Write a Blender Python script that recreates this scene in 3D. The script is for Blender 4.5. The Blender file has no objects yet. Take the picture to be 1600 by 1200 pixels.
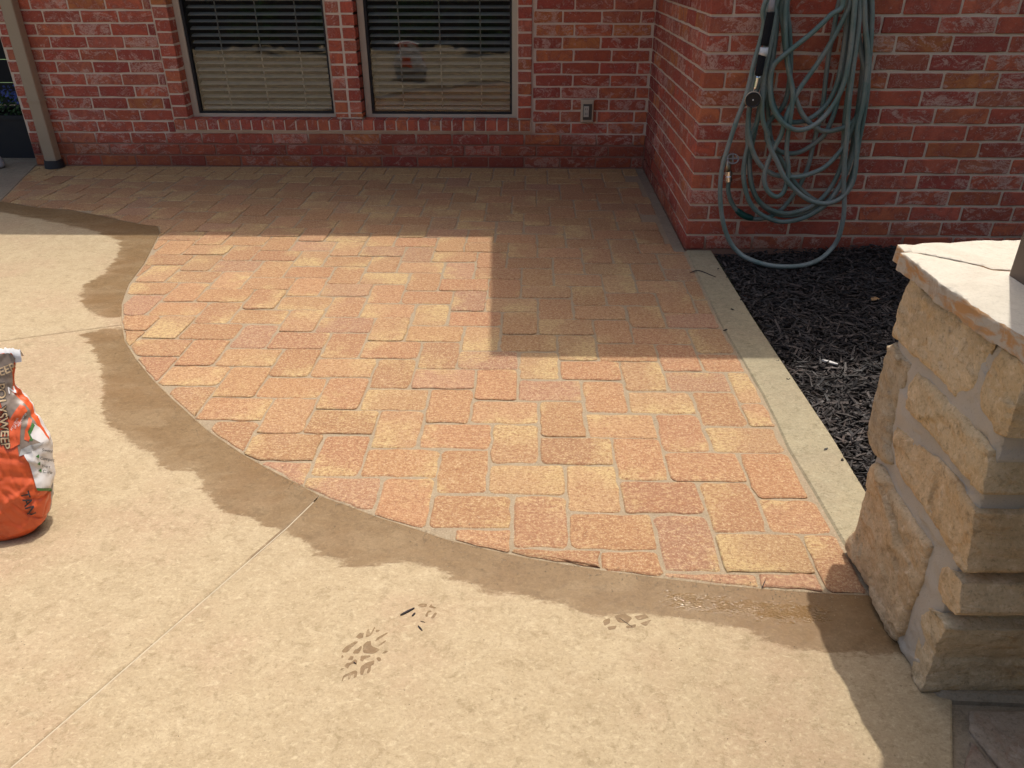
import bpy, bmesh, math, random
import numpy as np
from mathutils import Vector, Matrix, noise
SC = bpy.context.scene
COL = SC.collection
R = math.radians
# ------------------------------------------------------------------ camera, world, sun, exposure
cam = bpy.data.objects.new('camera', bpy.data.cameras.new('camera'))
COL.objects.link(cam); SC.camera = cam
PITCH, ROLL, YAW = 0.5048, -0.0008, -0.0251
fwd = Vector((math.sin(YAW)*math.cos(PITCH), math.cos(YAW)*math.cos(PITCH), -math.sin(PITCH)))
rgt = Vector((math.cos(YAW), -math.sin(YAW), 0)); upv = rgt.cross(fwd)
r2 = rgt*math.cos(ROLL)+upv*math.sin(ROLL); u2 = upv*math.cos(ROLL)-rgt*math.sin(ROLL)
cam.matrix_world = Matrix(((r2.x,u2.x,-fwd.x,0.1179),(r2.y,u2.y,-fwd.y,-1.7774),(r2.z,u2.z,-fwd.z,1.3406),(0,0,0,1)))
cam.data.sensor_width = 36; cam.data.lens = 1211.8325/1600*36
cam.data.clip_start = 0.05; cam.data.clip_end = 1000
SUN_DIR = Vector((0.161, 0.306, 1.0)).normalized()          # towards the sun, behind the house
world = bpy.data.worlds.new('World'); SC.world = world; world.use_nodes = True
wn = world.node_tree; bg = wn.nodes['Background']; sk = wn.nodes.new('ShaderNodeTexSky')
sk.sky_type = 'NISHITA'; sk.sun_disc = False
sk.sun_elevation = math.asin(SUN_DIR.z); sk.sun_rotation = math.atan2(SUN_DIR.x, SUN_DIR.y)
sk.air_density = 1.0; sk.dust_density = 6.0; sk.ozone_density = 1.0
wn.links.new(sk.outputs[0], bg.inputs[0]); bg.inputs[1].default_value = 0.15
sun = bpy.data.objects.new('sun', bpy.data.lights.new('sun', 'SUN')); COL.objects.link(sun)
sun.data.energy = 2.75; sun.data.angle = R(0.53); sun.data.color = (1.0, 0.955, 0.88)
sun.rotation_euler = SUN_DIR.to_track_quat('Z', 'Y').to_euler(); sun.location = (1, 3, 9)
SC.view_settings.view_transform = 'Standard'; SC.view_settings.look = 'None'
SC.view_settings.exposure = 0.28; SC.view_settings.gamma = 1.0; SC.view_settings.use_curve_mapping = False
SC.cycles.max_bounces = 8; SC.cycles.diffuse_bounces = 5; SC.cycles.glossy_bounces = 4
SC.cycles.transparent_max_bounces = 12; SC.cycles.use_denoising = True
# ------------------------------------------------------------------ measured outlines (metres)
HOSE=[[[1.123, 1.98, 1.172], [1.128, 1.98, 1.077], [1.123, 1.98, 1.005], [1.109, 1.98, 0.921], [1.097, 1.98, 0.82], [1.085, 1.98, 0.753], [1.064, 1.98, 0.673], [1.046, 1.98, 0.576], [1.029, 1.98, 0.47], [1.029, 1.98, 0.373], [1.044, 1.98, 0.268], [1.071, 1.98, 0.172], [1.115, 1.98, 0.086], [1.17, 1.953, 0.033], [1.228, 1.889, 0.019], [1.293, 1.844, 0.014], [1.371, 1.832, 0.013], [1.458, 1.854, 0.015], [1.547, 1.918, 0.024], [1.619, 1.98, 0.059], [1.643, 1.98, 0.121], [1.648, 1.98, 0.212], [1.639, 1.98, 0.289], [1.619, 1.98, 0.376], [1.601, 1.98, 0.473], [1.581, 1.98, 0.622], [1.564, 1.98, 0.728], [1.551, 1.98, 0.882], [1.538, 1.98, 1.078], [1.523, 1.98, 1.172]],
[[1.19, 2.025, 1.17], [1.194, 2.025, 1.098], [1.198, 2.025, 0.976], [1.192, 2.025, 0.876], [1.178, 2.025, 0.719], [1.168, 2.025, 0.639], [1.151, 2.025, 0.567], [1.141, 2.025, 0.46], [1.153, 2.025, 0.374], [1.185, 2.025, 0.292], [1.228, 2.025, 0.238], [1.287, 2.025, 0.202], [1.35, 2.025, 0.181], [1.409, 2.025, 0.181], [1.471, 2.025, 0.197], [1.525, 2.025, 0.228], [1.569, 2.025, 0.27], [1.603, 2.025, 0.335], [1.628, 2.025, 0.411], [1.643, 2.025, 0.48], [1.646, 2.025, 0.547], [1.641, 2.025, 0.635], [1.634, 2.025, 0.721], [1.625, 2.025, 0.877], [1.608, 2.025, 1.026], [1.582, 2.025, 1.17]],
[[1.158, 2.04, 1.169], [1.165, 2.04, 1.073], [1.161, 2.04, 0.965], [1.14, 2.04, 0.853], [1.134, 2.04, 0.727], [1.137, 2.04, 0.63], [1.15, 2.04, 0.547], [1.168, 2.04, 0.457], [1.194, 2.04, 0.359], [1.23, 2.04, 0.294], [1.277, 2.04, 0.252], [1.335, 2.04, 0.225], [1.395, 2.04, 0.216], [1.452, 2.04, 0.229], [1.501, 2.04, 0.253], [1.546, 2.04, 0.296], [1.581, 2.04, 0.355], [1.603, 2.04, 0.419], [1.612, 2.04, 0.476], [1.603, 2.04, 0.544], [1.584, 2.04, 0.665], [1.576, 2.04, 0.745], [1.566, 2.04, 0.875], [1.555, 2.04, 1.0], [1.533, 2.04, 1.169]],
[[1.171, 2.005, 1.171], [1.178, 2.005, 1.066], [1.17, 2.005, 0.919], [1.145, 2.005, 0.796], [1.123, 2.005, 0.722], [1.129, 2.005, 0.642], [1.14, 2.005, 0.588], [1.166, 2.005, 0.527], [1.199, 2.005, 0.477], [1.245, 2.005, 0.437], [1.294, 2.005, 0.414], [1.353, 2.005, 0.406], [1.41, 2.005, 0.409], [1.464, 2.005, 0.427], [1.516, 2.005, 0.455], [1.562, 2.005, 0.506], [1.596, 2.005, 0.562], [1.616, 2.005, 0.639], [1.632, 2.005, 0.708], [1.643, 2.005, 0.797], [1.624, 2.005, 0.93], [1.606, 2.005, 1.052], [1.582, 2.005, 1.171]],
[[1.208, 2.015, 1.17], [1.228, 2.015, 1.051], [1.26, 2.015, 0.938], [1.301, 2.015, 0.826], [1.344, 2.015, 0.737], [1.381, 2.015, 0.684], [1.446, 2.015, 0.633], [1.499, 2.015, 0.617], [1.542, 2.015, 0.623], [1.594, 2.015, 0.642], [1.625, 2.015, 0.68], [1.641, 2.015, 0.733], [1.641, 2.015, 0.796], [1.626, 2.015, 0.868], [1.597, 2.015, 0.938], [1.568, 2.015, 1.012], [1.552, 2.015, 1.075], [1.542, 2.015, 1.17]],
[[1.448, 1.97, 1.172], [1.404, 1.97, 1.112], [1.339, 1.97, 1.045], [1.271, 1.97, 0.987], [1.22, 1.97, 0.942], [1.192, 1.97, 0.905], [1.19, 1.97, 0.842], [1.208, 1.97, 0.755], [1.242, 1.97, 0.697], [1.284, 1.97, 0.657], [1.338, 1.97, 0.634], [1.392, 1.97, 0.639], [1.441, 1.97, 0.669], [1.481, 1.97, 0.719], [1.511, 1.97, 0.787], [1.523, 1.97, 0.873], [1.516, 1.97, 1.007], [1.497, 1.97, 1.172]],
[[1.485, 1.995, 1.171], [1.471, 1.995, 1.101], [1.448, 1.995, 1.033], [1.416, 1.995, 0.955], [1.377, 1.995, 0.88], [1.336, 1.995, 0.808], [1.31, 1.995, 0.741], [1.292, 1.995, 0.682], [1.283, 1.995, 0.607], [1.266, 1.995, 0.557], [1.253, 1.995, 0.513], [1.24, 1.995, 0.451], [1.24, 1.995, 0.394], [1.256, 1.995, 0.353], [1.283, 1.995, 0.324], [1.314, 1.995, 0.315], [1.339, 1.995, 0.336], [1.349, 1.995, 0.383], [1.346, 1.995, 0.451], [1.326, 1.995, 0.519], [1.317, 1.995, 0.585], [1.313, 1.995, 0.672], [1.305, 1.995, 0.788], [1.266, 1.995, 0.9], [1.234, 1.995, 1.028], [1.215, 1.995, 1.171]],
[[1.201, 2.035, 1.169], [1.203, 2.035, 1.025], [1.208, 2.035, 0.895], [1.219, 2.035, 0.792], [1.248, 2.035, 0.718], [1.283, 2.035, 0.672], [1.336, 2.035, 0.656], [1.396, 2.035, 0.663], [1.447, 2.035, 0.692], [1.492, 2.035, 0.745], [1.515, 2.035, 0.824], [1.516, 2.035, 0.926], [1.506, 2.035, 1.05], [1.489, 2.035, 1.169]],
[[1.172, 1.985, 1.171], [1.17, 1.985, 1.115], [1.168, 1.985, 0.98], [1.163, 1.985, 0.855], [1.169, 1.985, 0.752], [1.186, 1.985, 0.673], [1.219, 1.985, 0.608], [1.221, 1.985, 0.592], [1.247, 1.985, 0.537], [1.284, 1.985, 0.482], [1.322, 1.985, 0.419], [1.364, 1.985, 0.374], [1.419, 1.985, 0.328], [1.47, 1.985, 0.299], [1.519, 1.985, 0.284], [1.565, 1.985, 0.284], [1.608, 1.985, 0.302], [1.64, 1.985, 0.341], [1.657, 1.985, 0.398], [1.655, 1.985, 0.472], [1.642, 1.985, 0.556], [1.629, 1.985, 0.648], [1.631, 1.985, 0.754], [1.611, 1.985, 0.932], [1.566, 1.985, 1.078], [1.541, 1.985, 1.172]],
[[1.238, 2.055, 1.168], [1.264, 2.055, 1.048], [1.292, 2.055, 0.913], [1.3, 2.055, 0.821], [1.298, 2.055, 0.747], [1.279, 2.055, 0.699], [1.25, 2.055, 0.669], [1.231, 2.055, 0.628], [1.236, 2.055, 0.578], [1.25, 2.055, 0.561], [1.283, 2.055, 0.534], [1.315, 2.055, 0.514], [1.362, 2.055, 0.505], [1.407, 2.055, 0.512], [1.443, 2.055, 0.534], [1.482, 2.055, 0.568], [1.505, 2.055, 0.596], [1.526, 2.055, 0.662], [1.538, 2.055, 0.742], [1.539, 2.055, 0.873], [1.529, 2.055, 1.024], [1.515, 2.055, 1.168]],
[[1.188, 2.063, 1.168], [1.195, 2.063, 1.023], [1.2, 2.063, 0.819], [1.237, 2.063, 0.659], [1.266, 2.063, 0.565], [1.322, 2.063, 0.481], [1.398, 2.063, 0.377], [1.461, 2.063, 0.319], [1.527, 2.063, 0.278], [1.594, 2.063, 0.27], [1.633, 2.063, 0.281], [1.665, 2.063, 0.326], [1.678, 2.063, 0.39], [1.684, 2.063, 0.46], [1.677, 2.063, 0.562], [1.677, 2.063, 0.612], [1.676, 2.063, 0.704], [1.672, 2.063, 0.789], [1.653, 2.063, 0.893], [1.612, 2.063, 1.023], [1.573, 2.063, 1.168]],
[[1.181, 2.057, 1.168], [1.192, 2.057, 0.998], [1.188, 2.057, 0.82], [1.18, 2.057, 0.633], [1.173, 2.057, 0.538], [1.174, 2.057, 0.453], [1.193, 2.057, 0.366], [1.229, 2.057, 0.295], [1.29, 2.057, 0.235], [1.367, 2.057, 0.201], [1.438, 2.057, 0.202], [1.517, 2.057, 0.23], [1.573, 2.057, 0.273], [1.624, 2.057, 0.345], [1.648, 2.057, 0.427], [1.653, 2.057, 0.54], [1.644, 2.057, 0.64], [1.641, 2.057, 0.726], [1.625, 2.057, 0.873], [1.607, 2.057, 1.024], [1.585, 2.057, 1.168]],
[[1.089, 2.07, 0.365], [1.093, 2.07, 0.32], [1.114, 2.07, 0.267], [1.153, 2.07, 0.218], [1.192, 2.07, 0.194], [1.243, 2.07, 0.179], [1.313, 2.07, 0.189], [1.367, 2.07, 0.226], [1.414, 2.07, 0.298], [1.447, 2.07, 0.376], [1.463, 2.07, 0.446], [1.468, 2.07, 0.531], [1.479, 2.07, 0.713], [1.472, 2.07, 0.819], [1.464, 2.07, 0.947], [1.466, 2.07, 1.047], [1.468, 2.07, 1.168]]]
WAND=[[1.139, 1.945, 1.146], [1.14, 1.945, 1.113], [1.137, 1.945, 1.056], [1.134, 1.945, 0.994], [1.134, 1.945, 0.965], [1.129, 1.945, 0.945], [1.126, 1.945, 0.873], [1.125, 1.945, 0.86], [1.121, 1.945, 0.822], [1.118, 1.945, 0.805], [1.117, 1.945, 0.769]]
SPIG=[[1.074, 2.065, 0.462], [1.08, 2.065, 0.422], [1.087, 2.065, 0.369]]
SLEEVE=[[1.146, 2.07, 0.224], [1.186, 2.07, 0.197], [1.233, 2.07, 0.181]]
S1=[[-0.177, 0.735], [-0.166, 0.685], [-0.159, 0.612], [-0.174, 0.586], [-0.2, 0.587], [-0.25, 0.59], [-0.362, 0.598], [-0.417, 0.596], [-0.46, 0.595], [-0.489, 0.624], [-0.505, 0.636], [-0.512, 0.655], [-0.512, 0.705], [-0.518, 0.733], [-0.528, 0.745], [-0.484, 0.748], [-0.426, 0.748], [-0.37, 0.737], [-0.324, 0.737], [-0.263, 0.73]]
S2=[[-0.549, 0.747], [-0.593, 0.748], [-0.628, 0.75], [-0.637, 0.735], [-0.638, 0.695], [-0.639, 0.656], [-0.638, 0.617], [-0.595, 0.608], [-0.544, 0.618], [-0.529, 0.64], [-0.528, 0.677], [-0.532, 0.71]]
S3=[[-0.154, 0.555], [-0.158, 0.52], [-0.161, 0.453], [-0.163, 0.398], [-0.169, 0.335], [-0.181, 0.315], [-0.211, 0.303], [-0.279, 0.312], [-0.314, 0.336], [-0.282, 0.374], [-0.272, 0.431], [-0.272, 0.475], [-0.271, 0.511], [-0.276, 0.555], [-0.277, 0.57], [-0.22, 0.576], [-0.191, 0.58]]
S4=[[-0.31, 0.57], [-0.292, 0.529], [-0.297, 0.499], [-0.306, 0.477], [-0.344, 0.481], [-0.406, 0.484], [-0.483, 0.483], [-0.553, 0.481], [-0.611, 0.492], [-0.643, 0.5], [-0.63, 0.536], [-0.618, 0.576], [-0.568, 0.582], [-0.522, 0.582], [-0.476, 0.58], [-0.401, 0.578]]
S5=[[-0.286, 0.418], [-0.293, 0.381], [-0.331, 0.342], [-0.379, 0.337], [-0.423, 0.335], [-0.468, 0.339], [-0.533, 0.332], [-0.607, 0.329], [-0.662, 0.333], [-0.655, 0.362], [-0.643, 0.414], [-0.634, 0.452], [-0.606, 0.454], [-0.544, 0.463], [-0.485, 0.461], [-0.397, 0.44], [-0.335, 0.433]]
S6=[[-0.243, 0.293], [-0.23, 0.258], [-0.237, 0.213], [-0.235, 0.169], [-0.241, 0.104], [-0.213, 0.037], [-0.218, 0.006], [-0.234, 0.0], [-0.29, 0.007], [-0.384, 0.009], [-0.474, 0.004], [-0.487, -0.011], [-0.522, 0.004], [-0.541, 0.043], [-0.541, 0.082], [-0.535, 0.111], [-0.545, 0.166], [-0.545, 0.222], [-0.54, 0.263], [-0.542, 0.29], [-0.494, 0.294], [-0.448, 0.292], [-0.385, 0.294], [-0.323, 0.298], [-0.282, 0.308]]
S7=[[-0.603, 0.301], [-0.631, 0.305], [-0.659, 0.303], [-0.669, 0.273], [-0.679, 0.247], [-0.669, 0.231], [-0.623, 0.222], [-0.599, 0.224], [-0.586, 0.25], [-0.587, 0.276]]
S8=[[-0.573, 0.139], [-0.591, 0.177], [-0.624, 0.194], [-0.64, 0.198], [-0.662, 0.189], [-0.656, 0.133], [-0.65, 0.094], [-0.658, 0.055], [-0.626, 0.052], [-0.599, 0.056], [-0.588, 0.096]]
CAPA=[[0.903, -0.181], [0.92, -0.184], [0.936, -0.19], [0.97, -0.216], [1.006, -0.244], [1.046, -0.284], [1.084, -0.297], [1.096, -0.301]]
CAPL=[[0.896, -0.191], [0.904, -0.195], [0.905, -0.228], [0.909, -0.242], [0.905, -0.308], [0.906, -0.356], [0.915, -0.387], [0.915, -0.434], [0.919, -0.47], [0.92, -0.51], [0.926, -0.538], [0.93, -0.569], [0.935, -0.595]]
CAPB=[[0.914, -0.159], [0.967, -0.167], [1.0, -0.204], [1.034, -0.236], [1.062, -0.27], [1.108, -0.278], [1.185, -0.137], [1.043, -0.148]]
PRINTS2=[[[0.321, -0.459], [0.345, -0.45], [0.363, -0.463], [0.351, -0.48], [0.329, -0.478]], [[0.294, -0.473], [0.311, -0.464], [0.31, -0.481], [0.296, -0.49]], [[0.367, -0.458], [0.394, -0.451], [0.402, -0.462], [0.375, -0.471]], [[0.377, -0.48], [0.408, -0.466], [0.392, -0.488]], [[0.302, -0.492], [0.325, -0.487], [0.321, -0.498], [0.305, -0.502]], [[0.344, -0.489], [0.37, -0.482], [0.366, -0.493], [0.347, -0.496]]]
PRINTS=[[[-0.265, -0.536], [-0.258, -0.523], [-0.249, -0.523], [-0.248, -0.538], [-0.257, -0.541]], [[-0.243, -0.537], [-0.244, -0.518], [-0.241, -0.51], [-0.234, -0.525], [-0.228, -0.504], [-0.226, -0.507], [-0.23, -0.528], [-0.236, -0.534]], [[-0.223, -0.521], [-0.223, -0.513], [-0.214, -0.514], [-0.217, -0.521]], [[-0.288, -0.577], [-0.282, -0.564], [-0.264, -0.548], [-0.256, -0.549], [-0.266, -0.564], [-0.275, -0.58], [-0.284, -0.581]], [[-0.263, -0.583], [-0.259, -0.571], [-0.255, -0.571], [-0.248, -0.56], [-0.245, -0.566], [-0.249, -0.583]], [[-0.24, -0.581], [-0.244, -0.559], [-0.238, -0.548], [-0.229, -0.546], [-0.225, -0.561], [-0.203, -0.57], [-0.216, -0.583]], [[-0.285, -0.595], [-0.285, -0.588], [-0.281, -0.589], [-0.28, -0.596]], [[-0.27, -0.601], [-0.265, -0.589], [-0.258, -0.591], [-0.259, -0.601]], [[-0.274, -0.618], [-0.269, -0.609], [-0.261, -0.608], [-0.254, -0.598], [-0.248, -0.602], [-0.247, -0.614], [-0.255, -0.61], [-0.262, -0.615], [-0.264, -0.625]], [[-0.242, -0.602], [-0.243, -0.588], [-0.223, -0.587], [-0.221, -0.591], [-0.234, -0.598], [-0.235, -0.604]], [[-0.208, -0.596], [-0.205, -0.591], [-0.199, -0.593], [-0.196, -0.6], [-0.201, -0.604]], [[-0.199, -0.582], [-0.192, -0.573], [-0.185, -0.575], [-0.191, -0.581]], [[-0.235, -0.639], [-0.238, -0.619], [-0.227, -0.607], [-0.211, -0.6], [-0.21, -0.611], [-0.216, -0.616], [-0.214, -0.63], [-0.219, -0.637], [-0.222, -0.632], [-0.22, -0.621], [-0.227, -0.624], [-0.229, -0.641]], [[-0.271, -0.657], [-0.27, -0.642], [-0.248, -0.628], [-0.242, -0.631], [-0.241, -0.645], [-0.247, -0.65], [-0.248, -0.638], [-0.254, -0.642], [-0.253, -0.649], [-0.257, -0.654], [-0.26, -0.643], [-0.267, -0.647], [-0.268, -0.657]], [[-0.22, -0.548], [-0.216, -0.536], [-0.196, -0.52], [-0.195, -0.524], [-0.213, -0.543]], [[-0.21, -0.559], [-0.206, -0.553], [-0.196, -0.543], [-0.195, -0.547], [-0.205, -0.559]], [[-0.28, -0.627], [-0.277, -0.623], [-0.272, -0.624], [-0.276, -0.628]], [[-0.139, -0.436], [-0.133, -0.43], [-0.117, -0.43], [-0.117, -0.44], [-0.129, -0.443]], [[-0.112, -0.441], [-0.107, -0.431], [-0.103, -0.438], [-0.094, -0.441], [-0.098, -0.445]], [[-0.117, -0.469], [-0.114, -0.455], [-0.106, -0.451], [-0.103, -0.455], [-0.111, -0.459], [-0.111, -0.472]], [[-0.103, -0.474], [-0.098, -0.463], [-0.095, -0.457], [-0.09, -0.46], [-0.095, -0.474], [-0.1, -0.477]]]
CHIPS=[[[-0.174, -0.469], [-0.145, -0.446]], [[-0.147, -0.471], [-0.141, -0.461]], [[-0.129, -0.5], [-0.118, -0.514]], [[-0.126, -0.485], [-0.114, -0.489]], [[-0.255, -0.607], [-0.249, -0.612]]]
TWIGS=[[[0.887, 1.771], [0.935, 1.798], [0.998, 1.714]], [[0.924, 1.123], [0.906, 1.11]], [[0.686, -0.361], [0.703, -0.33]], [[0.333, -0.465], [0.36, -0.492]], [[-0.549, -0.697], [-0.543, -0.7]]]
SHARD=[[1.216, 0.845], [1.264, 0.81]];LEAF=[1.629, 1.412]
PALE=[[-3.687, 3.757], [-3.724, 3.873]]
# ------------------------------------------------------------------ helpers
WL = {}
def wl(p): return WL.get(p.name, Vector((0,0,0))) if p else Vector((0,0,0))
def put(o, parent=None, loc=(0,0,0), rot=None):
    """Link an object whose world location is loc; parents are never rotated or scaled."""
    COL.objects.link(o); loc = Vector(loc)
    if parent: o.parent = parent
    o.location = loc-wl(parent); WL[o.name] = loc
    if rot: o.rotation_euler = rot
    return o
def empty(name, loc, parent=None):
    o = bpy.data.objects.new(name, None); o.empty_display_size = 0.1
    return put(o, parent, loc)
def tag(o, label=None, cat=None, group=None, kind=None):
    if label: o['label'] = label
    if cat: o['category'] = cat
    if group: o['group'] = group
    if kind: o['kind'] = kind
    return o
def mk(name, verts, faces, mat=None, parent=None, origin=None, smooth=False, color=None):
    """Mesh object from world-space vertices."""
    origin = Vector(origin) if origin is not None else (wl(parent) if parent else Vector((0,0,0)))
    me = bpy.data.meshes.new(name)
    me.from_pydata([tuple(Vector(v)-origin) for v in verts], [], faces)
    if mat: me.materials.append(mat)
    if smooth: me.polygons.foreach_set('use_smooth', [True]*len(me.polygons))
    me.update(); o = bpy.data.objects.new(name, me); put(o, parent, origin)
    if color: o.color = color
    return o
def from_bm(name, bm, mat=None, parent=None, smooth=False, origin=None):
    origin = Vector(origin) if origin is not None else (wl(parent) if parent else Vector((0,0,0)))
    bmesh.ops.translate(bm, verts=bm.verts, vec=-origin)
    me = bpy.data.meshes.new(name); bm.to_mesh(me); bm.free()
    if mat: me.materials.append(mat)
    if smooth: me.polygons.foreach_set('use_smooth', [True]*len(me.polygons))
    o = bpy.data.objects.new(name, me); put(o, parent, origin); return o
def boxvf(x0,x1,y0,y1,z0,z1):
    v = [(x0,y0,z0),(x1,y0,z0),(x1,y1,z0),(x0,y1,z0),(x0,y0,z1),(x1,y0,z1),(x1,y1,z1),(x0,y1,z1)]
    f = [(0,3,2,1),(4,5,6,7),(0,1,5,4),(1,2,6,5),(2,3,7,6),(3,0,4,7)]
    return v, f
class MB:
    def __init__(s): s.v=[]; s.f=[]
    def add(s, v, f):
        n=len(s.v); s.v += [tuple(p) for p in v]; s.f += [tuple(i+n for i in q) for q in f]; return s
    def box(s,*a): return s.add(*boxvf(*a))
    def build(s, name, mat, parent=None, smooth=False, origin=None): return mk(name, s.v, s.f, mat, parent, origin, smooth)
def bevbox(name, x0,x1,y0,y1,z0,z1, mat, parent=None, bev=0.004, seg=2):
    bm = bmesh.new(); v,f = boxvf(x0,x1,y0,y1,z0,z1); vs=[bm.verts.new(p) for p in v]
    for q in f: bm.faces.new([vs[i] for i in q])
    bmesh.ops.bevel(bm, geom=bm.edges[:], offset=bev, segments=seg, affect='EDGES', profile=0.7)
    return from_bm(name, bm, mat, parent)
def area(p): return 0.5*sum(p[i][0]*p[(i+1)%len(p)][1]-p[(i+1)%len(p)][0]*p[i][1] for i in range(len(p)))
def ccw(p): return list(p) if area(p) > 0 else list(p)[::-1]
def clean(p, eps=0.002):
    q=[]
    for a in p:
        if not q or math.hypot(a[0]-q[-1][0], a[1]-q[-1][1])>eps: q.append(tuple(a))
    while len(q)>2 and math.hypot(q[0][0]-q[-1][0], q[0][1]-q[-1][1])<=eps: q.pop()
    return q
def inset(p, d):
    """Offset a CCW polygon inwards by d (per vertex mitre)."""
    n=len(p); out=[]
    for i in range(n):
        a,b,c = Vector(p[i-1][:2]),Vector(p[i][:2]),Vector(p[(i+1)%n][:2])
        e1=(b-a).normalized(); e2=(c-b).normalized()
        n1=Vector((-e1.y,e1.x)); n2=Vector((-e2.y,e2.x)); m=n1+n2
        if m.length<1e-5: m=n1
        m.normalize(); k=max(0.5, m.dot(n1)); out.append(tuple(b+m*(d/k)))
    return out
def clip_convex(sub, clip):
    """Sutherland-Hodgman: polygon sub clipped by convex CCW polygon clip."""
    out=list(sub)
    for i in range(len(clip)):
        a=clip[i]; b=clip[(i+1)%len(clip)]; inp=out; out=[]
        if not inp: break
        side=lambda p:(b[0]-a[0])*(p[1]-a[1])-(b[1]-a[1])*(p[0]-a[0])
        for j in range(len(inp)):
            p,q=inp[j-1],inp[j]; sp,sq=side(p),side(q)
            if (sp<0)!=(sq<0):
                t=sp/(sp-sq); out.append((p[0]+t*(q[0]-p[0]), p[1]+t*(q[1]-p[1])))
            if sq>=0: out.append(q)
    return out
def rounded(p, r, step, jit, rng):
    p=ccw(clean(p, 0.004)); n=len(p); q=[]
    for i in range(n):
        a,b,c=Vector(p[i-1]),Vector(p[i]),Vector(p[(i+1)%n])
        l1=(a-b).length; l2=(c-b).length
        ang=(b-a).angle((c-b),0)
        if ang<R(22): q.append(tuple(b)); continue
        rr=min(r*rng.uniform(.6,1.5), l1*.38, l2*.38)
        s=b+(a-b)/l1*rr; e=b+(c-b)/l2*rr; m=(s+e)*.25+b*.5
        q += [tuple(s),tuple(m),tuple(e)]
    out=[]
    for i in range(len(q)):
        a,b=Vector(q[i]),Vector(q[(i+1)%len(q)]); L=(b-a).length; k=max(1,int(round(L/step))); t=(b-a)/max(L,1e-6)
        for j in range(k):
            v=a+(b-a)*(j/k); o=rng.gauss(0,jit); out.append((v.x-t.y*o, v.y+t.x*o))
    return out
def slab_vf(p, depth, bev, drop=None, top=0.0):
    """Bevelled slab under z=top from CCW outline p."""
    drop = bev if drop is None else drop
    n=len(p); ins=inset(p, bev)
    v=[(a,b,top) for a,b in ins]+[(a,b,top-drop) for a,b in p]+[(a,b,top-depth) for a,b in p]
    f=[tuple(range(n))]
    for i in range(n):
        j=(i+1)%n; f.append((i,n+i,n+j,j)); f.append((n+i,2*n+i,2*n+j,n+j))
    return v,f
def pdist(px, py, poly):
    """Signed distance (positive inside) of numpy points to a polygon."""
    d=np.full(px.shape, 1e9); ins=np.zeros(px.shape, bool); n=len(poly)
    for i in range(n):
        ax,ay=poly[i]; bx,by=poly[(i+1)%n]; ex,ey=bx-ax,by-ay; L=ex*ex+ey*ey+1e-12
        t=np.clip(((px-ax)*ex+(py-ay)*ey)/L,0,1); d=np.minimum(d, np.hypot(px-ax-t*ex, py-ay-t*ey))
        if ay!=by: ins ^= ((ay>py)!=(by>py)) & (px < (bx-ax)*(py-ay)/(by-ay)+ax)
    return np.where(ins,d,-d)
def grid_bm(poly, step, lo=None, hi=None, z=0.0):
    bm=bmesh.new(); vs=[bm.verts.new((a,b,z)) for a,b in poly]; bm.faces.new(vs)
    bmesh.ops.triangulate(bm, faces=bm.faces[:])
    for ax in (0,1):
        c=[p[ax] for p in poly]; a=max(min(c), lo[ax] if lo else -1e9); b=min(max(c), hi[ax] if hi else 1e9)
        for k in range(int(math.floor((b-a)/step))+1):
            co=[0,0,0]; co[ax]=a+k*step+step*.37; no=[0,0,0]; no[ax]=1
            bmesh.ops.bisect_plane(bm, geom=bm.verts[:]+bm.edges[:]+bm.faces[:], plane_co=co, plane_no=no, dist=1e-5)
    bm.normal_update(); return bm
def catmull(pts, sub):
    P=[Vector(p) for p in pts]; out=[]
    for i in range(len(P)-1):
        a,b=P[i],P[i+1]; z=P[i-1] if i else a*2-b; d=P[i+2] if i+2<len(P) else b*2-a
        for j in range(sub):
            t=j/sub; out.append(.5*((2*b-2*b)+(2*a)+(b-z)*t+(2*z-5*a+4*b-d)*t*t+(3*a-z-3*b+d)*t**3))
    out.append(P[-1]); return out
def tube(mb, path, rad, sides=10, cap=True):
    n=len(path); rr=rad if callable(rad) else (lambda t: rad)
    ref=None; base=len(mb.v)
    for i,p in enumerate(path):
        t=(path[min(i+1,n-1)]-path[max(i-1,0)])
        t=t.normalized() if t.length>1e-9 else Vector((0,0,1))
        if ref is None:
            ref=t.cross(Vector((0,1,0.01)));
            if ref.length<.1: ref=t.cross(Vector((1,0,0)))
        ref=(ref-t*ref.dot(t)).normalized(); bi=t.cross(ref); r=rr(i/max(1,n-1))
        for k in range(sides):
            a=2*math.pi*k/sides; mb.v.append(tuple(p+ref*math.cos(a)*r+bi*math.sin(a)*r))
    for i in range(n-1):
        for k in range(sides):
            k2=(k+1)%sides; mb.f.append((base+i*sides+k, base+i*sides+k2, base+(i+1)*sides+k2, base+(i+1)*sides+k))
    if cap:
        mb.f.append(tuple(base+k for k in reversed(range(sides)))); mb.f.append(tuple(base+(n-1)*sides+k for k in range(sides)))
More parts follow.
